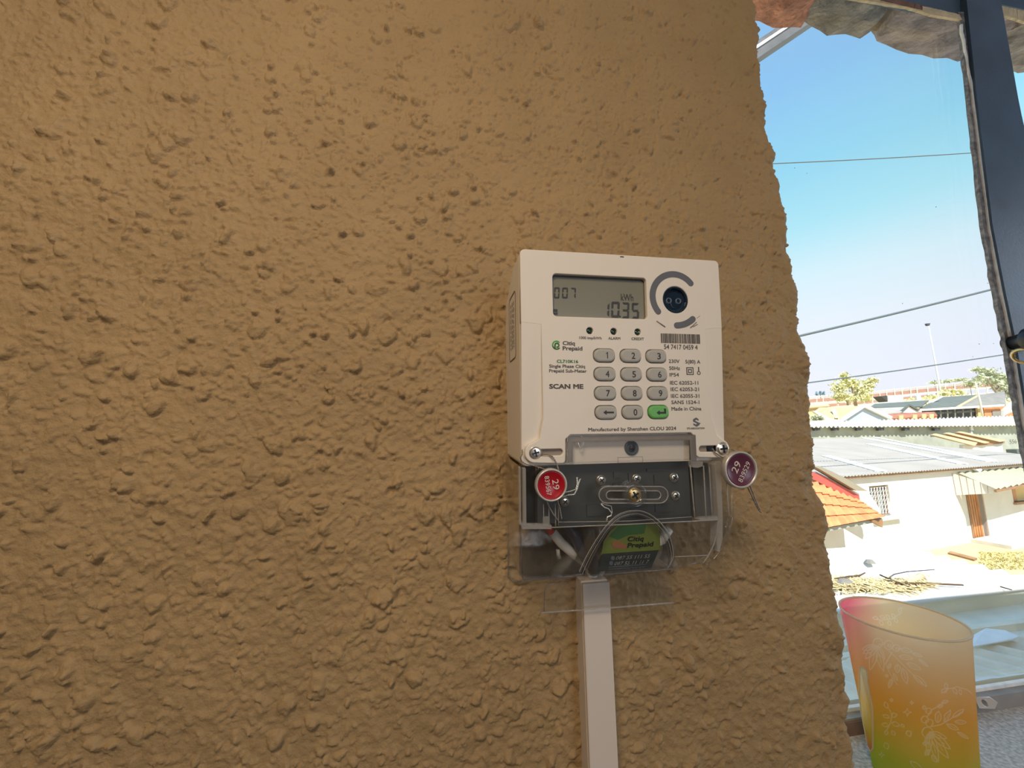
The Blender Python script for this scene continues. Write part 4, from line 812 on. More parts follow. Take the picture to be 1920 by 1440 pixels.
# ---------------------------------------------------------------- outside: materials
M['whitewash'] = mat('white_wall_paint', (0.73, 0.69, 0.62), 0.8, noise=0.04, nscale=2)
M['grey_wall'] = mat('grey_green_plaster', (0.36, 0.38, 0.33), 0.9, noise=0.12, nscale=1.5)
M['sheet'] = mat('galvanised_sheet', (0.385, 0.36, 0.33), 0.5, noise=0.08, nscale=1.0)
M['sheet_white'] = mat('white_roof_sheet', (0.82, 0.82, 0.80), 0.5, noise=0.05, nscale=3)
M['sheet_grey'] = mat('weathered_grey_sheet', (0.82, 0.76, 0.62), 0.6, noise=0.12, nscale=9)
M['sheet_teal'] = mat('pale_teal_sheet', (0.88, 0.86, 0.74), 0.55, noise=0.08, nscale=4)
M['roof_dark'] = mat('dark_slate_roof', (0.12, 0.14, 0.13), 0.8, noise=0.15, nscale=1.0)
M['roof_grey'] = mat('mid_grey_roof', (0.24, 0.23, 0.21), 0.8, noise=0.15, nscale=1.0)
M['roof_tan'] = mat('tan_roof', (0.62, 0.46, 0.24), 0.8, noise=0.1, nscale=1.0)
M['roof_red'] = mat('red_brown_roof', (0.36, 0.15, 0.10), 0.8, noise=0.4, nscale=1.5)
M['tile'] = mat('terracotta_tile', (0.72, 0.27, 0.11), 0.7, noise=0.2, nscale=4)
M['tile_red'] = mat('red_ridge_tile', (0.50, 0.10, 0.08), 0.7, noise=0.1, nscale=4)
M['blue_wall'] = mat('pale_blue_wall', (0.42, 0.50, 0.62), 0.8, noise=0.03)
M['orange_wall'] = mat('orange_wall', (0.62, 0.25, 0.11), 0.8, noise=0.08, nscale=1)
M['wood'] = mat('brown_timber', (0.32, 0.18, 0.09), 0.7, noise=0.25, nscale=4)
M['door_wood'] = mat('orange_brown_door', (0.50, 0.21, 0.07), 0.5, noise=0.2, nscale=3)
M['dark'] = mat('dark_opening', (0.05, 0.055, 0.06), 0.6)
M['dry_grass'] = mat('dry_yard', (0.52, 0.45, 0.24), 0.95, noise=0.3, nscale=1.2)
M['hill'] = mat('dry_hillside', (0.55, 0.46, 0.26), 0.95, noise=0.25, nscale=0.12)
M['concrete'] = mat('pale_concrete', (0.62, 0.60, 0.55), 0.9, noise=0.1, nscale=3)
M['leaf_yellow'] = mat('yellow_green_leaf', (0.72, 0.70, 0.38), 0.8, noise=0.3, nscale=1.2)
M['leaf_grey'] = mat('grey_green_leaf', (0.52, 0.56, 0.38), 0.8, noise=0.3, nscale=1.0)
M['leaf_far'] = mat('far_hazy_leaf', (0.34, 0.46, 0.56), 0.9)  # blue haze of distance put into the leaf colour
M['bark'] = mat('grey_bark', (0.33, 0.27, 0.20), 0.9)
M['rail_white'] = mat('cream_rail_paint', (0.78, 0.70, 0.56), 0.7)
M['maroon'] = mat('maroon_panel', (0.42, 0.23, 0.18), 0.8)
M['cable_grey'] = mat('overhead_cable', (0.10, 0.13, 0.14), 0.6)
M['pole_white'] = mat('white_pole', (0.72, 0.74, 0.76), 0.6)
M['twig'] = mat('dark_brown_twig', (0.09, 0.055, 0.03), 0.8)
M['straw'] = mat('dry_straw', (0.68, 0.56, 0.30), 0.9, noise=0.3, nscale=60)
UZ = Vector((0, 0, 1))
GZ = -3.85
def terr(D, X=0): return float(np.interp(D, [0, 25, 40, 60, 150, 200], [GZ, GZ, .2, 1.3, 10.5, 18.5]))
vs2, fs2 = [], []
ds = [0.6, 4, 9, 14, 19, 25, 32, 40, 50, 60, 80, 100, 125, 150, 200]; xs2 = [-60, 0, 10, 20, 35, 60, 100, 160, 240, 420]
R = random.Random(9)
for D in ds:
    for X in xs2: vs2.append((X, D-.265, terr(D)+(R.uniform(-.3, .3) if D > 55 else 0)))
nx = len(xs2)
for i in range(len(ds)-1):
    for j in range(nx-1): fs2.append((i*nx+j, i*nx+j+1, (i+1)*nx+j+1, (i+1)*nx+j))
tag(mesh('ground', vs2, fs2, M['hill']), kind='structure')

def corrugated(name, c00, c10, c11, c01, waves, amp, m, parent=None, per=6, th=0.006, rect=False):
    # sheet between four corners, ribs running from edge c00-c10 to edge c01-c11
    c00, c10, c11, c01 = map(Vector, (c00, c10, c11, c01)); nrm = (c10-c00).cross(c01-c00).normalized()
    if nrm.z < 0: nrm = -nrm
    n = waves*per; v = []; f = []
    for k in range(n+1):
        t = k/n; a = amp*(math.sin(2*math.pi*t*waves) if not rect else max(-.4, min(1, 2.2*math.sin(2*math.pi*t*waves)-1)))
        lo = c00.lerp(c10, t)+nrm*a; hi = c01.lerp(c11, t)+nrm*a; v += [lo, hi, lo-nrm*th, hi-nrm*th]
    for k in range(n):
        i = 4*k; j = i+4; f += [(i, j, j+1, i+1), (i+2, i+3, j+3, j+2), (i, i+2, j+2, j), (i+1, j+1, j+3, i+3)]
    f += [(0, 1, 3, 2), (4*n, 4*n+2, 4*n+3, 4*n+1)]
    return mesh(name, v, f, m, parent)
def house(name, px, py, D, label, cat='house', group=None):
    p = at(px, py, D); p.z = min(terr(D), p.z); return tag(empty(name, p), label, cat, group)
def keep(o, root):
    o.parent = root; o.matrix_parent_inverse = Matrix.Translation(root.location).inverted(); return o
def poly(name, pl, m, root, off=(0, .3, 0), D=None):
    pts = [at(p[0], p[1], p[2] if len(p) > 2 else D) for p in pl]; return keep(solid(name, pts, off, m), root)

# ---------------------------------------------------------------- white house across the yard
A0 = at(1575, 893, 10.0); A1 = at(1920, 868, 11.59); e1 = (A1-A0); e1.z = 0; e1.normalize(); nA = Vector((e1.y, -e1.x, 0))   # nA points to the viewer
EZ = A0.z
def pA(px, py, off=0.0): return at_plane(px, py, A0+nA*off, nA)
def la(p): d = p-A0; return (d.dot(e1), d.z)
hA = tag(empty('white_house', A0+Vector((4, 0, GZ-A0.z))), 'white walled house with grey roof and terracotta canopy across the yard', 'house')
MA = Matrix(((e1.x, 0, nA.x, A0.x), (e1.y, 0, nA.y, A0.y), (0, 1, nA.z, A0.z), (0, 0, 0, 1)))
def rectA(x0, y0, x1, y1):
    a, b = la(pA(x0, y0)), la(pA(x1, y1)); return min(a[0], b[0]), min(a[1], b[1]), max(a[0], b[0]), max(a[1], b[1])
W1 = rectA(1629, 912, 1673, 965); DR = rectA(1812, 926, 1856, 1016); W2 = rectA(1895, 908, 1945, 936)
aL, aR = -7.0, 14.0; zb = GZ-EZ-.2
rc = lambda r: [(r[0], r[1]), (r[2], r[1]), (r[2], r[3]), (r[0], r[3])]
me = plate_mesh([[(aL, zb), (aR, zb), (aR, .05), (aL, .05)], rc(W1), rc(DR), rc(W2)], -.22, 0); me.transform(MA); keep(link('wall', me, M['whitewash']), hA)
def partA(name, me, m, par=None):
    me.transform(MA); o = link(name, me, m); keep(o, hA)
    return o
def bA(name, x0, z0, x1, z1, w0, w1, m): 
    bm = bmesh.new(); add_box(bm, ((x0+x1)/2, (z0+z1)/2, (w0+w1)/2), (x1-x0, z1-z0, w1-w0)); me = bpy.data.meshes.new(name); bm.to_mesh(me); bm.free(); return partA(name, me, m)
def sub(o, par): o.parent = par; o.matrix_parent_inverse = Matrix.Identity(4); return o     # houses' pieces are meshed in world space
bA('back_wall', aL, zb, aR, .05, -3.5, -3.3, M['whitewash']); bA('end_wall', aL, zb, aL+.2, .05, -3.3, -.22, M['whitewash']); bA('end_wall', aR-.2, zb, aR, .05, -3.3, -.22, M['whitewash'])
# roof sheet
slope = .12; inw = -nA
def roofA(px, py):
    n = (UZ - inw*slope).normalized(); p0 = A0+nA*.20+Vector((0, 0, .04)); return at_plane(px, py, p0, n)
r00 = A0+nA*.20+e1*(-7.3)+Vector((0, 0, .02)); r10 = A0+nA*.20+e1*13.5+Vector((0, 0, .02)); rk = roofA(1560, 822); dep = (rk-r00).dot(inw)
rf = keep(corrugated('roof', r00, r10, r10+inw*dep+UZ*slope*dep-e1*1.0, r00+inw*dep+UZ*slope*dep, 145, .018, M['sheet'], None, 4), hA)
for (ax, ay), (bx_, by), wd_ in (((1548, 855), (1652, 884), .16), ((1622, 822), (1860, 866), .18), ((1640, 820), (1862, 863), .10), ((1630, 833), (1805, 870), .16)):
    p, q = roofA(ax, ay), roofA(bx_, by); d = (q-p).normalized(); s = d.cross(UZ).normalized()*wd_
    keep(solid('skylight_strip', [p-s, q-s, q+s, p+s], (0, 0, .03), M['sheet_white']), hA)
bA('fascia', aL, -.06, aR, .02, .10, .15, M['wood'])
# window with frame, panes and lattice bars
x0, z0, x1, z1 = W1; fr = .045
wf = partA('window', plate_mesh([rc((x0, z0, x1, z1)), rc((x0+fr, z0+fr, (x0+x1)/2-.02, z1-fr)), rc(((x0+x1)/2+.02, z0+fr, x1-fr, z1-fr))], -.14, -.09), M['wood'])
sub(bA('pane', x0+fr, z0+fr, (x0+x1)/2-.02, z1-fr, -.13, -.12, M['glass']), wf); sub(bA('pane', (x0+x1)/2+.02, z0+fr, x1-fr, z1-fr, -.13, -.12, M['glass']), wf)
bm = bmesh.new(); nb = 6
for k in range(nb+1):
    for s in (1, -1):
        pts = [(x0+fr+(x1-x0-2*fr)*(k+.28*s*math.cos(j*math.pi/2))/nb, z0+fr+(z1-z0-2*fr)*j/12, -.05) for j in range(13)]; add_tube(bm, pts, .012, 4)
me = bpy.data.meshes.new('b'); bm.to_mesh(me); bm.free(); tag(partA('burglar_bars', me, M['pole_white']))
bA('curtain', x0, z0, x1, z1, -.24, -.22, M['grey_wall']); bA('window_sill', x0-.05, z0-.10, x1+.28, z0, -.05, .14, M['concrete'])
x0, z0, x1, z1 = W2; bA('pane', x0, z0, x1, z1, -.16, -.14, mat('yellow_curtain', (0.7, 0.5, 0.2), 0.8)); bA('window_post', x0+.18, z0, x0+.42, z1, -.13, -.06, M['door_wood']); bA('window_sill', x0-.05, z0-.08, x1, z0, -.06, .08, M['wood'])
# door of upright boards with a grille in front
x0, z0, x1, z1 = DR
dA = bA('door', x0, z0, x1, z1, -.16, -.12, M['door_wood'])
for k in range(6): u = x0+.03+(x1-x0-.06)*k/6; sub(bA('board', u, z0+.05, u+(x1-x0-.06)/6-.03, z1-.05, -.12, -.09, M['door_wood']), dA)
bA('door_frame', x0-.06, z0, x0, z1+.06, -.10, .03, M['wood']); bA('door_frame', x1, z0, x1+.06, z1+.06, -.10, .03, M['whitewash'])
# awning over the door: corrugated sheet, cheek of white boards, front beam
aw = [pA(1795, 886, .02), pA(1869, 879.5, .02), at(1928, 905, 10.35), at(1868, 917, 10.0)]
keep(corrugated('awning', aw[3], aw[2]+(aw[2]-aw[3])*1.1, aw[1]+(aw[1]-aw[0])*1.1, aw[0], 11, .035, mat('pale_green_sheet', (0.44, 0.45, 0.33), 0.6, noise=.1), None, 6), hA)
keep(solid('awning_beam', [aw[3]+Vector((0, 0, -.10)), aw[2]+(aw[2]-aw[3])*1.1+Vector((0, 0, -.10)), aw[2]+(aw[2]-aw[3])*1.1+Vector((0, 0, -.03)), aw[3]+Vector((0, 0, -.03))], (0, .06, 0), M['wood']), hA)
ct = [(1785, 887, 10.85), (1864, 912, 10.1)]; cb = [(1793, 928.5, 10.85), (1865, 925, 10.1)]
for k in range(6):
    def lp_(l, t): return at(l[0][0]*(1-t)+l[1][0]*t, l[0][1]*(1-t)+l[1][1]*t, l[0][2]*(1-t)+l[1][2]*t)
    t0, t1 = k/6+.012, (k+1)/6-.012; keep(solid('cheek_board', [lp_(cb, t0), lp_(cb, t1), lp_(ct, t1), lp_(ct, t0)], (.02, .03, 0), M['whitewash']), hA)
keep(solid('eave_lamp', [pA(1829, 879, .15), pA(1834, 874, .15), pA(1842, 881, .15), pA(1838, 886, .15)], tuple(nA*-.1), M['pole_white']), hA)
bA('doorstep', DR[0]-.2, GZ-EZ-.1, DR[2]+1.6, GZ-EZ+.12, 0, .9, M['concrete'])
# terracotta canopy by the near end of the house, four courses of barrel tiles
cn = keep(empty('canopy', A0+Vector((-.6, -.4, -.6))), hA); cn['label'] = 'terracotta tiled canopy with red ridge'
TL, TR_, BR_, BL_ = at(1478, 880, 9.4), at(1611, 938, 9.4), at(1657, 969, 8.75), at(1484, 1001, 8.75)
tile_me = None; rowsn, colsn = 4, 11
for r in range(rowsn):
    for c in range(colsn):
        def bl(u, v): return (TL*(1-u)+TR_*u)*(1-v)+(BL_*(1-u)+BR_*u)*v
        u0, u1, v0, v1 = c/colsn, (c+1)/colsn, r/rowsn, (r+1.08)/rowsn
        n_ = (TR_-TL).cross(BL_-TL).normalized(); n_ = n_ if n_.z > 0 else -n_; v = []; f = []
        for k in range(7):
            t = k/6; a = math.sin(2*math.pi*t)*.045
            for vv, lift in ((v0, 0), (v1, .05)):
                p = bl(u0+(u1-u0)*t, min(vv, 1.0))+n_*(a+lift); v += [p, p-n_*.03]
        for k in range(6): i = 4*k; f += [(i, i+4, i+6, i+2), (i+1, i+3, i+7, i+5), (i+2, i+6, i+7, i+3), (i, i+1, i+5, i+4)]
        f += [(0, 2, 3, 1), (24, 25, 27, 26)]
        keep(mesh('tile', v, f, M['tile']), cn)
keep(solid('ridge_strip', [at(1520, 884, 9.35), at(1543, 892, 9.35), at(1611, 929, 9.35), at(1612, 945, 9.35), at(1545, 909, 9.35), at(1515, 894, 9.35)], (0, .1, .03), M['tile_red']), cn)
keep(solid('gable_wall', [at(1530, 884, 9.5), at(1612, 926, 9.5), at(1626, 919, 9.5), at(1652, 958, 9.5), at(1650, 966, 9.5), at(1530, 930, 9.5)], (0, .15, 0), M['whitewash']), cn)
keep(solid('coping', [at(1530, 876, 9.25), at(1541, 882, 9.25), at(1606, 920, 9.25), at(1627, 921, 9.25), at(1590, 899, 9.25), at(1560, 884, 9.25), at(1536, 874, 9.25)], (0, .2, 0), mat('olive_grey_coping', (0.30, 0.27, 0.20), 0.9)), cn)
keep(solid('verge_board', [at(1631, 976, 8.76), at(1655, 974, 8.76), at(1655, 989, 8.76)], (0, .05, 0), M['wood']), cn)
keep(solid('soffit_beam', [BL_+Vector((0, .05, -.12)), BR_+Vector((0, .05, -.12)), BR_+Vector((0, .05, -.04)), BL_+Vector((0, .05, -.04))], (0, .06, 0), M['grey_wall']), cn)

# ---------------------------------------------------------------- long grey building behind it
DB = 24.0; hB = house('grey_building', 1700, 820, DB, 'long grey building with white scalloped roof edge behind the white house')
poly('wall', [(1470, 801), (1985, 797), (1985, 870), (1470, 870)], M['grey_wall'], hB, (0, .3, 0), DB)
e0, e_1 = at(1470, 800.5, DB-.5), at(1985, 796, DB-.5); t0, t1 = at(1470, 793.5, DB+5), at(1985, 777, DB+5); keep(corrugated('roof', e0, e_1, t1, t0, 70, .07, M['sheet_white'], None, 6, .03), hB)
for x in (1532, 1567, 1612, 1652, 1700, 1757): poly('rafter_end', [(x-5, 802.5), (x+6, 802), (x+6, 807), (x-4, 807.5)], M['dark'], hB, (0, .2, 0), DB-.35)
poly('wall_lamp', [(1820, 800), (1824, 800), (1826, 807), (1821, 807)], M['pole_white'], hB, (0, .1, 0), DB-.1); poly('downpipe', [(1820, 809), (1823, 809), (1826, 818), (1822, 818)], M['pole_white'], hB, (0, .1, 0), DB-.1)
bmn = text_mesh('556', 0, 1, .5, 1, .0, 0); P0, PX, PY = at(1894, 832, DB-.02), at(1907, 831, DB-.02), at(1893, 824, DB-.02)
bmn.transform(Matrix(((PX.x-P0.x, PY.x-P0.x, 0, P0.x), (PX.y-P0.y, PY.y-P0.y, 0, P0.y), (PX.z-P0.z, PY.z-P0.z, 1, P0.z), (0, 0, 0, 1)))); keep(link('house_number', bmn, M['roof_grey']), hB)
# shed with bare roof timbers beside the white house roof
DS = 21.0; sh = house('open_shed', 1830, 845, DS, 'white shed with bare roof timbers beside the grey corrugated roof', 'shed')
poly('wall', [(1806, 834), (1879, 832), (1882, 851), (1882, 880), (1806, 880)], M['whitewash'], sh, (0, .2, 0), DS)
for a in ([(1748, 815), (1756, 813), (1833, 830), (1828, 836)], [(1772, 812.5), (1780, 811), (1856, 829), (1848, 831.5)], [(1796, 810.5), (1803, 809), (1886, 826), (1876, 828.5)]): poly('roof_timber', a, M['cream_flake'], sh, (0, .12, 0), DS-.25)
poly('roof_void', [(1752, 818), (1800, 811), (1884, 827), (1884, 831), (1826, 836)], M['wood'], sh, (0, .1, 0), DS-.1)
tag(poly('water_drum', [(1906, 843), (1922, 842), (1922, 858), (1909, 857)], M['roof_dark'], house('rain_tank', 1914, 856, 20, 'dark grey tank end beside the mullion above the corrugated roof', 'tank'), (0, .5, 0), 20))

# ---------------------------------------------------------------- houses on the rise
G = house('gabled_house', 1620, 790, 42, 'pale blue gabled house with white barge boards and tan roof')
poly('gable_wall', [(1577, 792), (1622, 763), (1672, 786), (1672, 800), (1577, 800)], M['blue_wall'], G, (0, .4, 0), 42)
poly('barge_board', [(1570, 791), (1622, 757.5), (1622, 763.5), (1577, 793)], M['whitewash'], G, (0, .3, 0), 41.6); poly('barge_board', [(1622, 757.5), (1674, 781), (1671, 786.5), (1622, 763.5)], M['whitewash'], G, (0, .3, 0), 41.6)
poly('roof', [(1526, 772, 43), (1536, 764.5, 50), (1612, 761, 50), (1600, 771, 43), (1572, 789, 42.2), (1548, 784, 42.2)], M['roof_tan'], G, (0, .1, -.2))
poly('roof_stripe', [(1560, 768, 45), (1566, 767, 45), (1573, 783, 42), (1567, 784, 42)], M['whitewash'], G, (0, .1, .05)); poly('barge_board', [(1524, 770), (1529, 770), (1558, 785), (1578, 788), (1570, 793), (1552, 791)], M['whitewash'], G, (0, .3, 0), 41.5)
poly('parapet', [(1520, 789), (1553, 788), (1556, 793), (1520, 795)], M['whitewash'], G, (0, .3, 0), 40)
dish = lathe('satellite_dish', [(0, 0), (.28, .05), (.42, .14), (.40, .15), (.26, .07), (0, .02)], M['pole_white'], None, 18, Matrix.Translation(at(1620, 786, 41.5)) @ Matrix.Rotation(math.radians(70), 4, 'X')); keep(dish, G)
N = house('low_house', 1680, 770, 52, 'low house with pale grey roof between the gabled house and dark roof')
poly('roof', [(1630, 764, 52), (1640, 757, 60), (1700, 753, 60), (1742, 750, 60), (1728, 762, 52)], M['roof_dark'], N, (0, .1, -.2)); poly('roof_edge', [(1630, 760), (1640, 755), (1742, 749), (1746, 753), (1640, 759.5)], M['whitewash'], N, (0, .2, 0), 60)
poly('front_roof', [(1640, 765, 51), (1698, 763, 51), (1726, 772, 49), (1662, 776, 49)], M['sheet'], N, (0, .1, -.2)); poly('wall', [(1640, 770), (1728, 766), (1728, 790), (1640, 790)], M['whitewash'], N, (0, .2, 0), 52.5)
poly('gable', [(1694, 770), (1706, 760), (1722, 770), (1722, 774), (1694, 774)], M['whitewash'], N, (0, .2, 0), 48.5); poly('gable_trim', [(1690, 770), (1706, 757), (1726, 769), (1722, 770), (1706, 760.5), (1694, 771)], M['roof_dark'], N, (0, .2, 0), 48.3)
T = house('tiled_house', 1710, 782, 45, 'low red brown tiled roof right of the pale blue gable')
poly('roof', [(1664, 776, 47), (1752, 772, 47), (1758, 779, 45), (1668, 785, 45)], M['roof_red'], T, (0, .1, -.2)); poly('wall', [(1664, 783), (1757, 778), (1757, 792), (1664, 792)], M['orange_wall'], T, (0, .3, 0), 45.2)
for x, y in ((1690, 781.5), (1716, 780), (1733, 779), (1747, 779)): poly('wall_pier', [(x-4, y-2), (x+4, y-3), (x+4, y+5), (x-4, y+5)], M['roof_tan'], T, (0, .3, 0), 44.9)
H = house('dark_roofed_house', 1820, 780, 55, 'house with dark hipped roof and orange garage wall on the rise')
poly('roof_slope', [(1722, 766, 54), (1766, 744.5, 60), (1835, 740, 60), (1795, 763, 54)], M['roof_dark'], H, (0, .1, -.2)); poly('roof_slope', [(1795, 763, 54), (1835, 740, 60), (1884, 734, 60), (1886, 759, 54)], M['roof_grey'], H, (0, .1, -.2))
poly('hip_ridge', [(1793, 764, 53.8), (1834, 741, 59.5), (1837, 741, 59.5), (1800, 763.5, 53.8)], M['roof_tan'], H, (0, .1, .1)); poly('ridge_cap', [(1740, 755), (1766, 742.5), (1768, 744.5), (1745, 757)], M['whitewash'], H, (0, .1, 0), 57)
poly('fascia', [(1712, 767.5), (1884, 758), (1884, 762), (1712, 771.5)], M['whitewash'], H, (0, .2, 0), 53.5); poly('wall', [(1728, 769), (1884, 761), (1884, 795), (1728, 795)], M['dark'], H, (0, .3, 0), 54.5)
poly('wall_pillar', [(1833, 765), (1839, 764.5), (1841, 790), (1835, 790)], M['roof_tan'], H, (0, .3, 0), 54.1); poly('garage_wall', [(1844, 764), (1886, 761), (1886, 790), (1848, 790)], M['orange_wall'], H, (0, .3, 0), 54.2); poly('garage_door', [(1861, 771), (1886, 770), (1886, 790), (1863, 790)], M['roof_grey'], H, (0, .2, 0), 54.05)
for x in (1763, 1776, 1790, 1805, 1820): poly('fence_post', [(x, 767), (x+1.6, 767), (x+2.6, 784), (x+1, 784)], M['roof_grey'], H, (0, .1, 0), 54.0)
E_ = house('white_gable_house', 1895, 775, 48, 'white gable end just left of the window mullion above the scalloped roof')
poly('gable_wall', [(1882, 769), (1906, 747), (1930, 768), (1930, 790), (1882, 790)], M['whitewash'], E_, (0, .3, 0), 48); poly('orange_band', [(1889, 778), (1898, 773), (1925, 772), (1925, 792), (1889, 792)], M['orange_wall'], E_, (0, .2, 0), 47.7)
wb = house('white_block', 1680, 752, 80, 'small plain white building below the viaduct', 'building'); poly('wall', [(1664.5, 741.5), (1692, 740.5), (1694, 753), (1666, 756)], M['whitewash'], wb, (0, 3, 0), 80); poly('side_wall', [(1652, 743), (1664.5, 741.5), (1666, 755)], M['dark'], wb, (0, 2, 0), 80.2)
tk = house('water_tank', 1722, 750, 70, 'small white upright water tank below the viaduct', 'tank')
p = at(1722, 751, 70); keep(lathe('tank_body', [(0, 0), (.5, 0), (.5, 1.0), (.45, 1.12), (0, 1.2)], M['pole_white'], None, 20, Matrix.Translation(p)), tk); keep(lathe('tank_lid', [(.22, 0), (.22, .1), (0, .12)], M['pole_white'], None, 14, Matrix.Translation(p+Vector((0, 0, 1.18)))), tk)
yb = house('sandy_shed', 1535, 768, 60, 'low sandy coloured shed beside the wall corner', 'shed'); poly('wall', [(1505, 762), (1552, 759), (1552, 775), (1505, 778)], M['roof_tan'], yb, (0, .5, 0), 60); poly('roof', [(1500, 765, 59.5), (1505, 757, 64), (1549, 755, 64), (1556, 761, 59.5)], M['cream_flake'], yb, (0, .1, -.2))

# ---------------------------------------------------------------- railed viaduct along the skyline
V0, V1 = at(1490, 745, 150), at(1930, 700, 105)
vd = tag(empty('viaduct', at(1700, 745, 128)), 'long cream railed viaduct with maroon panels along the skyline', 'bridge'); dv = V1-V0; dv.z = 0; nv = Vector((dv.y, -dv.x, 0)).normalized()
def pv(px, py, off=0.0): return at_plane(px, py, V0+nv*off, nv)
topl = lambda x: np.interp(x, [1490, 1531, 1635, 1707, 1810, 1850, 1930], [746, 743, 734.5, 727, 717, 714.5, 706])
def strip(name, x0, x1, d0, d1, m, off, th=.4): keep(solid(name, [pv(x0, topl(x0)+d0, off), pv(x1, topl(x1)+d0, off), pv(x1, topl(x1)+d1, off), pv(x0, topl(x0)+d1, off)], tuple(-nv*th), m), vd)
xp = [1500, 1531, 1543, 1570, 1596, 1620, 1635, 1649, 1662, 1677, 1691, 1707, 1719, 1739, 1757, 1772, 1790, 1810, 1829, 1850, 1873, 1898, 1925]
for i, x in enumerate(xp):
    k = .8+(x-1500)/420*1.0; keep(solid('post', [pv(x-k*.8, topl(x)-1, .2), pv(x+k*.8, topl(x)-1, .2), pv(x+k*.8+2, topl(x)+24, .2), pv(x-k*.8+2, topl(x)+24, .2)], tuple(-nv*.4), M['rail_white']), vd)
    if i < len(xp)-1:
        x2 = xp[i+1]; strip('top_rail', x, x2, -.5, 1.1, M['rail_white'], .1); strip('beam', x, x2, 11.5, 14.5, M['rail_white'], .1); strip('panel', x+.6, x2-.6, 5.0, 11.0, M['maroon'], 0)
        if x < 1720: strip('lower_panel', x+.6, x2-.6, 16.5, 21.5, M['maroon'], 0)
        strip('lower_beam', x, x2, 22, 24.5, M['rail_white'], .1)
        n = max(3, int((x2-x)/2.6)); 
        for j in range(1, n):
            xx = x+(x2-x)*j/n; strip('baluster', xx-.35, xx+.35, 1.0, 5.0, M['roof_tan'], .05, .1)

# ---------------------------------------------------------------- masts, wires
mast = house('street_mast', 1766, 748, 96, 'tall thin white lighting mast rising above the dark hipped roof', 'mast')
keep(tube('pole', [at(1767, 752, 96), at(1765, 742, 96), at(1752.5, 675, 96), at(1741.5, 612, 96)], .34, M['pole_white'], None, 10, .11), mast)
keep(solid('lamp_head', [at(1737.5, 606.5, 96), at(1744.5, 606, 96), at(1743, 610.5, 96), at(1740, 610.5, 96)], (0, .6, 0), M['grey_cable']), mast)
up_ = house('utility_pole', 1843, 784, 50, 'short cream pole standing before the dark hipped roof', 'pole'); keep(tube('pole', [at(1844.5, 792, 50), at(1838, 755, 50), at(1829, 716, 50)], .17, M['rail_white'], None, 10, .10), up_); keep(tube('cross_arm', [at(1825, 724, 50), at(1835, 723, 50)], .05, M['rail_white'], None, 6), up_)
def wire(pl, D, r, label):
    (x0, y0), (x1, y1) = pl; a, b = at(x0, y0, D), at(x1, y1, D); d = b-a; p0, p1 = a-d*1.2, b+d*1.2
    pts = []
    for k in range(41):
        t = k/40; p = p0.lerp(p1, t); s = (t-.5)*2; p.z += d.length*.03*(s*s-.09); pts.append(p)
    tag(tube('overhead_wire', pts, r, M['cable_grey'], None, 6), label, 'wire', 'overhead wires')
wire(((1468, 306), (1818, 287)), 12, .019, 'thin overhead wire highest across the blue sky, nearly level')
wire(((1507, 628), (1866, 541)), 8, .032, 'thick overhead cable slanting across the middle of the sky')
wire(((1520, 717), (1888, 664)), 10, .022, 'overhead wire low over the treetops, lowest of the three')

# ---------------------------------------------------------------- trees
def tree(name, label, base, blobs, n, size, lm, stems, seed, cat='tree', group=None):
    R = random.Random(seed); root = tag(empty(name, base), label, cat, group); v, f = [], []
    for k in range(n):
        c, r = R.choice(blobs); d = Vector((R.gauss(0, 1), R.gauss(0, 1), R.gauss(0, 1))).normalized()*abs(R.gauss(.35, .42)); p = c+Vector((d.x*r[0], d.y*r[0], d.z*r[1]))
        a = Vector((R.gauss(0, 1), R.gauss(0, 1), R.gauss(0, 1))).normalized(); b = a.cross(Vector((R.gauss(0, 1), R.gauss(0, 1), R.gauss(0, 1)))).normalized(); s = size*R.uniform(.5, 1.2); i = len(v)
        v += [p-a*s, p+b*s*.5, p+a*s, p-b*s*.5]; f.append((i, i+1, i+2, i+3))
    keep(tag(mesh('foliage', v, f, lm), kind='stuff'), root)
    for pts, r in stems: keep(tube('stem', pts, r, M['bark'], None, 6, r*.3), root)
    return root
def blob(px, py, D, rx, ry): p = at(px, py, D); s = D*1.2/F*1.2; return (p, (rx*s*1.0, ry*s))
DT = 75; fork = at(1602, 745, DT); bt = at(1605, 762, DT)
tree('feathery_tree', 'broad yellow green feathery tree above the tan roof near the wall corner', bt, [blob(*b) for b in ((1588, 716, DT, 13, 10), (1572, 728, DT, 12, 10), (1600, 722, DT, 15, 10), (1615, 733, DT, 14, 9), (1634, 714, DT, 9, 6), (1628, 724, DT, 9, 7), (1575, 743, DT, 12, 8), (1598, 746, DT, 22, 8), (1620, 746, DT, 12, 7), (1582, 704, DT, 5, 5))], 3400, .42, M['leaf_yellow'], [([bt, fork, at(1598, 730, DT), at(1590, 708, DT)], .35), ([fork, at(1615, 730, DT), at(1632, 714, DT)], .22), ([at(1590, 760, DT), at(1584, 742, DT), at(1572, 726, DT)], .22)], 1)
DT = 72; bt = at(1876, 754, DT); fk = at(1868, 735, DT)
tree('leaning_tree', 'grey green leaning tree with bare curved trunk left of the mullion', bt, [blob(*b) for b in ((1858, 702, DT, 14, 8), (1875, 706, DT, 15, 9), (1890, 712, DT, 12, 14), (1862, 716, DT, 13, 7), (1840, 707, DT, 9, 6), (1848, 694, DT, 14, 4), (1832, 692, DT, 6, 2), (1892, 735, DT, 8, 14), (1880, 727, DT, 12, 7))], 2600, .38, M['leaf_grey'], [([bt, fk, at(1858, 722, DT), at(1846, 700, DT)], .4), ([fk, at(1876, 722, DT), at(1884, 704, DT)], .3), ([at(1880, 752, DT), at(1886, 735, DT), at(1892, 715, DT)], .28)], 2)
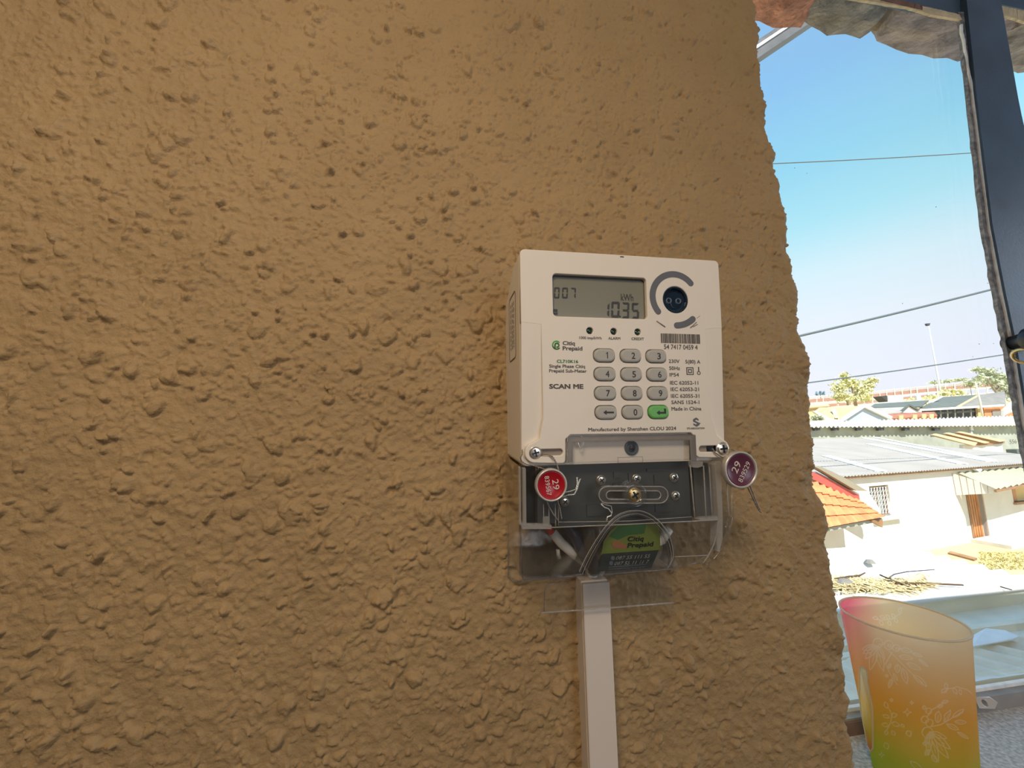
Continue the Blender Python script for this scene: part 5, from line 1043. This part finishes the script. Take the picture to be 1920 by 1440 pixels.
for i, (bl_, lab, m_) in enumerate(((((1782, 735, 90, 14, 8), (1798, 736, 90, 9, 6), (1770, 738, 90, 6, 5)), 'yellowish bush right of the lighting mast before the viaduct', 'leaf_yellow'), (((1818, 718, 98, 10, 5), (1836, 715, 98, 12, 6), (1826, 722, 98, 10, 5)), 'olive bush against the viaduct rail left of the leaning tree', 'leaf_grey'), (((1752, 717, 170, 9, 2.2), (1775, 715, 170, 12, 2.4), (1800, 712, 170, 14, 2.6)), 'low dark treetops showing beyond the viaduct rail', 'leaf_grey'), (((1735, 748, 76, 12, 3), (1748, 744, 76, 8, 4), (1710, 750, 76, 8, 3)), 'low green shrubs beside the white water tank', 'leaf_yellow'), (((1530, 783, 41, 7, 4), (1538, 786, 41, 5, 3)), 'small green shrub at the wall corner below the tan roof', 'leaf_grey'))):
    bb = [blob(*b) for b in bl_]; base = bb[0][0].copy(); base.z = min(base.z-bb[0][1][1], terr(bl_[0][2]))
    tree('bush', lab, base, bb, 700, .0048*bl_[0][2], M[m_], [([base, bb[0][0]], .002*bl_[0][2])], 20+i, 'bush')
for x, h, lab in ((1531, 6, 'hazy blue distant tree, smallest of three and nearest the wall corner'), (1538, 8, 'hazy blue distant tree, middle and tallest of three by the wall corner'), (1545, 7, 'hazy blue distant tree beside the yellow green feathery tree')):
    b_ = at(x, 741, 190); b_.z = terr(190); tree('distant_tree', lab, b_, [blob(x, 741-h*.3, 190, 2.0, 2.5), blob(x, 741-h*.7, 190, 1.2, 2)], 120, .7, M['leaf_far'], [([b_, at(x, 741-h, 190)], .2)], x, 'tree', 'distant blue trees')

# ---------------------------------------------------------------- lean-to roof right below the window
ZR = -1.0
def fl(px, py, z=ZR): return at_z(px, py, z)
rt = tag(empty('lean_to_roof', (2.4, 1.6, ZR-.1)), 'pale sheet metal lean-to roof right below the window', 'roof')
def rpart(o): return keep(o, rt)
yf, yn = 2.02-.265, 2.95-.265
rpart(corrugated('far_sheet', (3.80, yf, ZR), (3.80, yn, ZR), (0.9, yn, ZR), (0.9, yf, ZR), 9, .018, M['sheet_white'], None, 8, .004))
rpart(solid('flashing', [(0.9, yf+.03, ZR+.03), (3.70, yf+.09, ZR+.03), (3.72, yf-.05, ZR+.03), (0.9, yf-.15, ZR+.03)], (0, 0, -.02), M['sheet_white']))
rpart(tube('flashing_roll', [(0.9, yf-.145, ZR+.024), (2.6, yf-.09, ZR+.024), (3.72, yf-.05, ZR+.024)], .012, M['sheet_white'], None, 10))
rpart(solid('flashing_drop', [(0.9, yf-.145, ZR+.02), (3.72, yf-.05, ZR+.02), (3.72, yf-.05, ZR-.08), (0.9, yf-.145, ZR-.08)], (0, .01, 0), M['sheet_teal']))
rpart(solid('middle_sheet', [(0.9, 1.25, ZR-.06), (3.75, 1.33, ZR-.06), (3.75, yf-.04, ZR-.06), (0.9, yf-.12, ZR-.06)], (0, 0, -.01), M['sheet_teal']))
for y, h, x1 in ((1.47, .03, 3.75), (1.40, .02, 2.62), (1.34, .028, 3.75)):
    rpart(solid('rib', [(0.9, y-.03, ZR-.06), (x1, y-.01, ZR-.06), (x1, y, ZR-.06+h), (0.9, y-.02, ZR-.06+h)], (0, .035, 0), M['sheet_grey']))
q0, q1, q2, q3 = fl(1590, 1330), fl(1985, 1256), fl(1985, 1178), fl(1560, 1250)
rpart(corrugated('near_sheet', (1.05, 1.05, ZR+.0), (3.2, 1.09, ZR+.0), (3.0, 1.32, ZR), (1.0, 1.30, ZR), 17, .011, M['sheet_grey'], None, 8, .004))
bm = bmesh.new(); R = random.Random(4); pts = []
for k in range(40):
    x = 1.05+2.15*k/39; pts.append(Vector((x, 1.045+.04*k/39+R.uniform(-.006, .006), ZR+.012+R.uniform(-.004, .004))))
add_tube(bm, pts, .012, 6); rpart(bmo('sheet_edge', bm, M['sheet_white']))
# house wall strip below the lean-to, out of sight but holding it up
rpart(bx('roof_batten', (0.9, .19, ZR-.16), (3.8, .26, ZR-.05), M['wood'])); rpart(bx('roof_batten', (0.9, 2.5, ZR-.12), (3.7, 2.58, ZR-.03), M['wood']))
for x in (1.0, 3.6): rpart(bx('roof_post', (x, 2.5, GZ), (x+.08, 2.58, ZR-.1), M['wood']))
# things lying on the roof
c_ = [fl(1828, 1198, ZR+.005), fl(1850, 1186, ZR+.01), fl(1886, 1190, ZR+.012), fl(1912, 1202, ZR+.01), fl(1898, 1208, ZR+.006), fl(1858, 1215, ZR+.004), fl(1824, 1221, ZR+.004)]
c_ = [p+Vector((0, 0, .02)) for p in c_]
tag(solid('plastic_sheet', c_, (0, 0, -.004), mat('pale_blue_film', (0.86, 0.88, 0.92), 0.5, noise=0.05)), 'pale bluish plastic sheet lying on the lean-to roof behind the tumbler', 'sheet')
for k, (pl, r, lab) in enumerate(((([(1680, 1094.5), (1740, 1094), (1806, 1097)]), .008, 'long straight brown twig lying across the white roof sheet'), ([(1672, 1090), (1668, 1083), (1676, 1077), (1700, 1072), (1752, 1068)], .005, 'thin bent grey wire curving over the white roof sheet'), ([(1566, 1086), (1592, 1081), (1612, 1079), (1622, 1074)], .007, 'dark twig over the straw near the wall corner'), ([(1650, 1078), (1690, 1095), (1715, 1103)], .005, 'short twig crossing the straw heap'), ([(1876, 1100), (1890, 1104), (1897, 1106)], .004, 'tiny dry twig on the pale flashing near the mullion'))):
    tag(tube('twig', [fl(x, y, ZR+.048) for x, y in pl], r, M['twig'] if k != 1 else M['grey_cable'], None, 6, r*.6), lab, 'twig')
tag(tube('rolled_scrap', [fl(1702, 1092, ZR+.045), fl(1714, 1087, ZR+.045), fl(1727, 1081, ZR+.05)], .014, M['cream_flake'], None, 12, .022), 'pale rolled scrap lying on the roof beside the straw', 'scrap')
tag(lathe('stone', [(0, -.015), (.025, -.01), (.04, .005), (.025, .025), (0, .03)], M['roof_grey'], None, 9, Matrix.Translation(fl(1585, 1093, ZR+.04)) @ Matrix.Diagonal((1.3, 1, .8, 1))), 'dark grey stone on the straw near the wall corner', 'stone')
tag(lathe('pebble', [(0, -.01), (.035, 0), (.02, .02), (0, .022)], M['roof_grey'], None, 8, Matrix.Translation(fl(1631, 1055, ZR+.025))), 'small grey pebble alone on the white roof sheet', 'stone')
R = random.Random(12); v, f = [], []
for k in range(650):
    t = R.random(); px = 1560+t*180+R.gauss(0, 10); py = 1094+R.gauss(0, 7)+t*7-(8*abs(t-.4)); p = fl(px, py, ZR+.02+R.random()*.03); a = R.uniform(0, math.pi); l = R.uniform(.03, .11); d = Vector((math.cos(a), math.sin(a), R.uniform(-.2, .2)))*l; s = Vector((-d.y, d.x, 0)).normalized()*R.uniform(.003, .008); i = len(v)
    v += [p-d, p+s-d*.2, p+d, p-s]; f.append((i, i+1, i+2, i+3))
tag(mesh('straw', v, f, M['straw']), 'heap of dry yellow straw on the roof sheet behind the tumbler', 'straw', kind='stuff')
# yard: worn grass, kerb board
tag(solid('yard_board', [at_z(1777, 1036, GZ+.05), at_z(1782, 1033, GZ+.05), at_z(1832, 1046, GZ+.05), at_z(1826, 1049, GZ+.05)], (0, 0, -.08), M['wood']), 'brown board lying along the yard edge right of the white roof', 'board')
v, f = [], []
for k in range(1600):
    p = at_z(R.uniform(1836, 1960), R.uniform(1036, 1068), GZ); h = R.uniform(.02, .06); a = R.uniform(0, 6.3); s = Vector((math.cos(a), math.sin(a), 0))*.03; i = len(v); tip = p+Vector((R.uniform(-.06, .06), R.uniform(-.06, .06), h)); v += [p-s, p+s, tip]; f.append((i, i+1, i+2))
tag(mesh('grass', v, f, mat('straw_yellow_grass', (0.62, 0.55, 0.26), 0.9, noise=0.25, nscale=2)), 'dry yellow grass in the yard before the white house', 'grass', kind='stuff')
